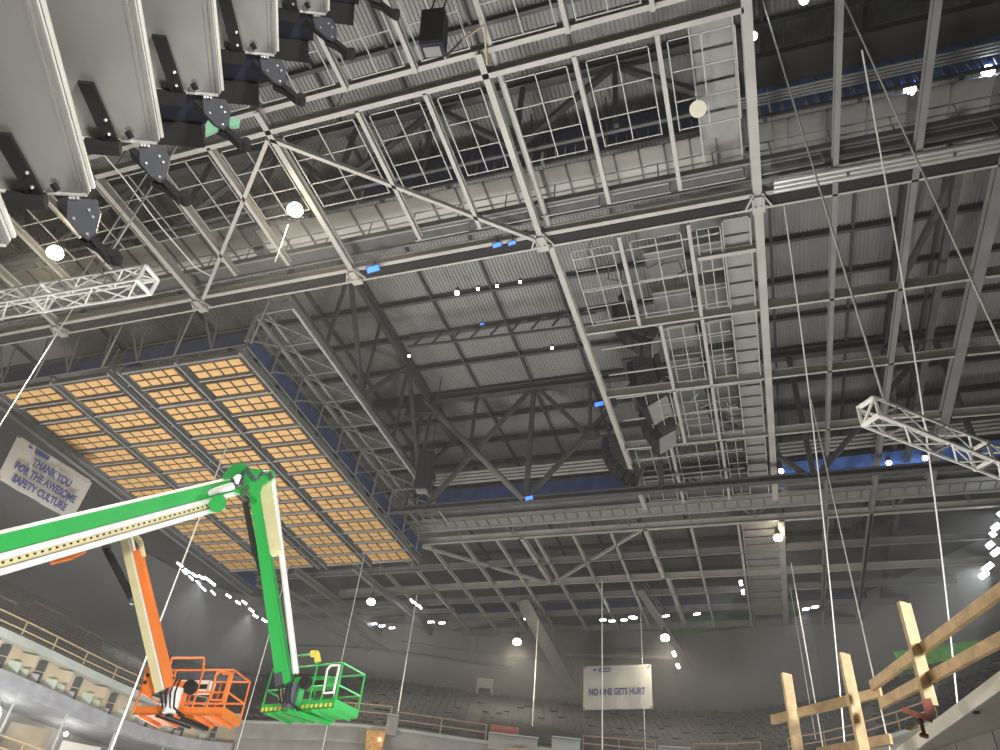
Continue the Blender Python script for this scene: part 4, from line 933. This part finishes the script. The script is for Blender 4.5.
for k in range(5): b.tube(op(-.98+.01*k, -.77, .7+.18*k), op(-.98+.01*k, -.74, .7+.18*k), .05, 8)
mk('plate_holes', b, 'black', O)
mk('boom_knuckle', MB().sphere(op(-.35, -.9, .5), .14, 12, 8), 'plate', O)
# orange boom end seen under the green boom
p0 = pd(30, 560, oh+.5)
tag(mk('orange_machine_end', MB().path(out([(40, 558), (55, 554), (66, 550), (82, 546), (84, 549), (70, 556), (58, 559), (50, 561)], 1.5), .12, 8), 'orange'), 'orange machine part peeking out under the green boom at left', 'boom part')

# ================================================================== TIMBER GUARD at lower right
def timber(p, q, w_, h, nm, lb, up=(0, 0, 1), m='pine'): return tag(mk(nm, MB().bar(p, q, w_, h, up=up), m), lb, 'timber')
for px, py, lb, zb in ((787, 673, 'leftmost upright pine post of the timber guard', 1.2), (845, 653, 'middle upright pine post of the timber guard', 1.3), (905, 602, 'tallest upright pine post, clamped to the concrete edge', 1.9)):
    a = at(px, py, 2.7)
    t = thing('timber_post', (a.x, a.y, zb), lb, 'post')
    for k in range(2):                            # two planks nailed into an L
        th = math.radians(28); ux, uy = V((math.cos(th), math.sin(th), 0)), V((-math.sin(th), math.cos(th), 0))
        o = V((a.x, a.y, zb))
        if k == 0: mk('plank', MB().obox(o-ux*.05, ux*.062, uy*.038, (0, 0, 2.7-zb)), 'pine', t)
        else: mk('plank', MB().obox(o+ux*.0125, ux*.038, uy*.089, (0, 0, 2.695-zb)), 'pine', t)
def tr(p, q, lb): return timber(p, q, .038, .085, 'timber_rail', lb)
tr(pd(772, 720, 8.5), pd(881, 692, 7.75), 'upper pine rail nailed across the left and middle posts')
tr(pd(818, 753, 8.2), pd(891, 739, 7.7), 'short lower pine rail behind the foot of the middle post')
tr(pd(872, 686, 7.5), pd(1015, 580, 5.65), 'upper pine rail climbing right across the tall post')
tr(pd(881, 704, 7.5), pd(1015, 632, 5.75), 'lower pine rail climbing right beside the concrete edge')
# concrete landing slab with its lit edge painted white, block wall below it
A = at(888, 757, 1.92); B = at(1010, 666, 1.92); e = (B-A).normalized(); nrm = e.cross(V((0, 0, 1))).normalized()
if nrm.x < 0: nrm = -nrm
A2 = A-e*1.0; B2 = B+e*1.5
struct('floor_landing', MB().obox(A2, B2-A2, nrm*2.4, (0, 0, -.10)), 'slab')
struct('trim_2', MB().obox(A2-nrm*.014+V((0, 0, .006)), B2-A2, nrm*.012, (0, 0, -.105)), 'strip')
wa, wb = at(930, 750, 1.82), at(1000, 728, 1.82); we = (wb-wa).normalized(); wn = V((-we.y, we.x, 0))
if wn.y < 0: wn = -wn
t = thing('masonry_wall', wa-V((0, 0, 1.2)), 'grey masonry block wall under the concrete landing in the corner', 'masonry')
for row in range(4):
    for k in range(6):
        q = wa+we*(-.1+k*.40+(row % 2)*.2)+V((0, 0, -.20-row*.205)); mk('block', MB().obox(q, we*.39, wn*.15, (0, 0, .195)), 'block', t)
mk('mortar', MB().obox(wa-we*.1+wn*.01+V((0, 0, -.83)), we*2.6, wn*.12, (0, 0, .83)), 'mortar', t)
tag(mk('anchor_hole', MB().tube(at(976, 712, 1.818), at(976, 712, 1.818)+V((0, 0, -.01)), .022, 10), 'dark'), 'small dark anchor stub in the concrete soffit', 'anchor')
# rusty clamp
c = at(925, 704, 1.9); hc = math.hypot(c.x, c.y)-.35; t = thing('rusty_clamp', c, 'rusty red clamp gripping the foot of the tall post to the slab', 'clamp')
mk('jaw', MB().prism([pd(921, 699, hc), pd(931, 698, hc), pd(935, 712, hc), pd(926, 716, hc)], V(c).normalized()*.06), 'rust', t)
mk('arm', MB().bar(pd(903, 710, hc), pd(932, 720, hc-.05), .035, .035), 'rust', t)
mk('screw', MB().tube(pd(920, 717, hc), pd(924, 735, hc-.1), .014, 8), 'rustd', t)
mk('foot', MB().tube(pd(924, 734, hc-.1), pd(924, 737, hc-.1), .03, 10), 'rustd', t)
tag(mk('wood_scrap', MB().prism([pd(903, 729, hc+.2), pd(908, 726, hc+.2), pd(917, 725, hc+.2), pd(919, 727, hc+.2), pd(912, 731, hc+.2)], V(c).normalized()*.04), 'pine'), 'small pine offcut lying beside the clamp', 'wood scrap')

# labels that say which one, by order
def relabel(group, key, fmt):
    os_ = sorted([o for o in D.objects if o.parent is None and o.get('group') == group], key=key)
    for i, o in enumerate(os_): o['label'] = fmt(i, o)
NUM = lambda i: ORD[i] if i < len(ORD) else ('%dth' % (i+1))
relabel('roof purlins under the deck', lambda o: abs(o.location.y-20.4), lambda i, o: 'dark crosswise purlin under the deck, %s %s the long main truss' % (NUM(int(abs(o.location.y-20.4)/3.15)), 'beyond' if o.location.y > 20.4 else 'nearer than'))
relabel('rafters under the deck', lambda o: abs(o.location.x-2.3), lambda i, o: 'dark lengthwise rafter under the deck, %s from the widest beam on its %s' % (NUM(sum(1 for q in D.objects if q.get('group') == 'rafters under the deck' and (q.location.x > 2.3) == (o.location.x > 2.3) and abs(q.location.x-2.3) < abs(o.location.x-2.3))), 'right' if o.location.x > 2.3 else 'left'))
def gl(i, o):
    y = o.location.y; row = 'nearest row' if y < 11.5 else 'second nearest row' if y < 20 else 'row beyond the main truss' if y < 26 else 'middle row' if y < 31.5 else 'second farthest row' if y < 36.6 else 'farthest row'
    k = sum(1 for q in D.objects if q.get('group') == o['group'] and abs(q.location.y-y) < 1.5 and q.location.x > o.location.x)
    return row, NUM(k)
relabel('fine rod grids between the beams', lambda o: o.location.y, lambda i, o: 'fine square rod grid, %s, %s left of the widest beam' % gl(i, o))
relabel('narrow lengthwise beams of the grid', lambda o: o.location.y, lambda i, o: 'narrow pale lengthwise beam, %s, %s left of the widest beam' % gl(i, o))
relabel('narrow beams of the far bay', lambda o: o.location.x, lambda i, o: 'narrow lengthwise beam of the far roof bay, %s from the left' % NUM(i))
relabel('cross beams of the right grid', lambda o: o.location.y, lambda i, o: 'cross beam %s beyond the main truss, %s' % (ORD[i//3], 'inside the rod grid' if o.location.x < 2 else 'right of the widest beam' if o.location.x < 11 else 'right of the broad grey beam'))
relabel('cross beams beyond the tan array', lambda o: o.location.y, lambda i, o: 'grey cross beam beyond the far end of the tan array, %s one out' % ORD[i])
for g_, w_ in (('left edge floods, near row', 'near the tall rope'), ('left edge floods, far row', 'beside the green jib')):
    relabel(g_, lambda o: o.location.y, lambda i, o: 'white flood of the left roof edge %s, %s from its near end' % (w_, NUM(i)))
relabel('small white floods hung from the far roof end', lambda o: o.location.x, lambda i, o: 'small white flood under the far roof end, %s from the left' % NUM(i))
relabel('right edge floods', lambda o: o.location.z/o.location.length, lambda i, o: 'bright white flood of the right edge cluster, %s from its bottom' % NUM(i))
relabel('floods at the rope head', lambda o: o.location.x, lambda i, o: 'white flood at a rope head beyond the tan array, %s from the left' % NUM(i))
relabel('upright floods by the slatted strip', lambda o: o.location.y, lambda i, o: '%s of the two upright white floods left of the far slatted strip' % ('upper', 'lower')[i])
relabel('floods right of the banner', lambda o: o.location.y, lambda i, o: '%s small white flood right of the warm lamp above the banner' % ('upper', 'lower')[i])
relabel('tiny lamps under the deck', lambda o: o.location.x, lambda i, o: 'tiny white lamp under the open deck, %s from the left' % NUM(i))

# ================================================================== HAZE
def haze(name, box, dens, lb):
    m = D.materials.new(name); m.use_nodes = True; nt = m.node_tree; nt.nodes.remove(nt.nodes['Principled BSDF'])
    vs = nt.nodes.new('ShaderNodeVolumeScatter'); vs.inputs['Color'].default_value = (.96, .95, .93, 1); vs.inputs['Density'].default_value = dens; vs.inputs['Anisotropy'].default_value = .2
    nt.links.new(vs.outputs[0], nt.nodes['Material Output'].inputs['Volume'])
    tag(mk(name, MB().box(*box), m), lb, 'haze', kind='stuff')
haze('dusty_haze', (-80, 44, -24, 86, -1.95, 33.2), .0009, 'thin dusty haze hanging through the whole arena')
haze('dense_haze', (-78, 42, 52, 84, -1.9, 32.9), .0045, 'denser dusty haze in front of the far seats and wall')
haze('side_haze', (-70, -39.7, 8, 51.9, -1.9, 24.5), .011, 'dusty haze in front of the curved wall at the left')
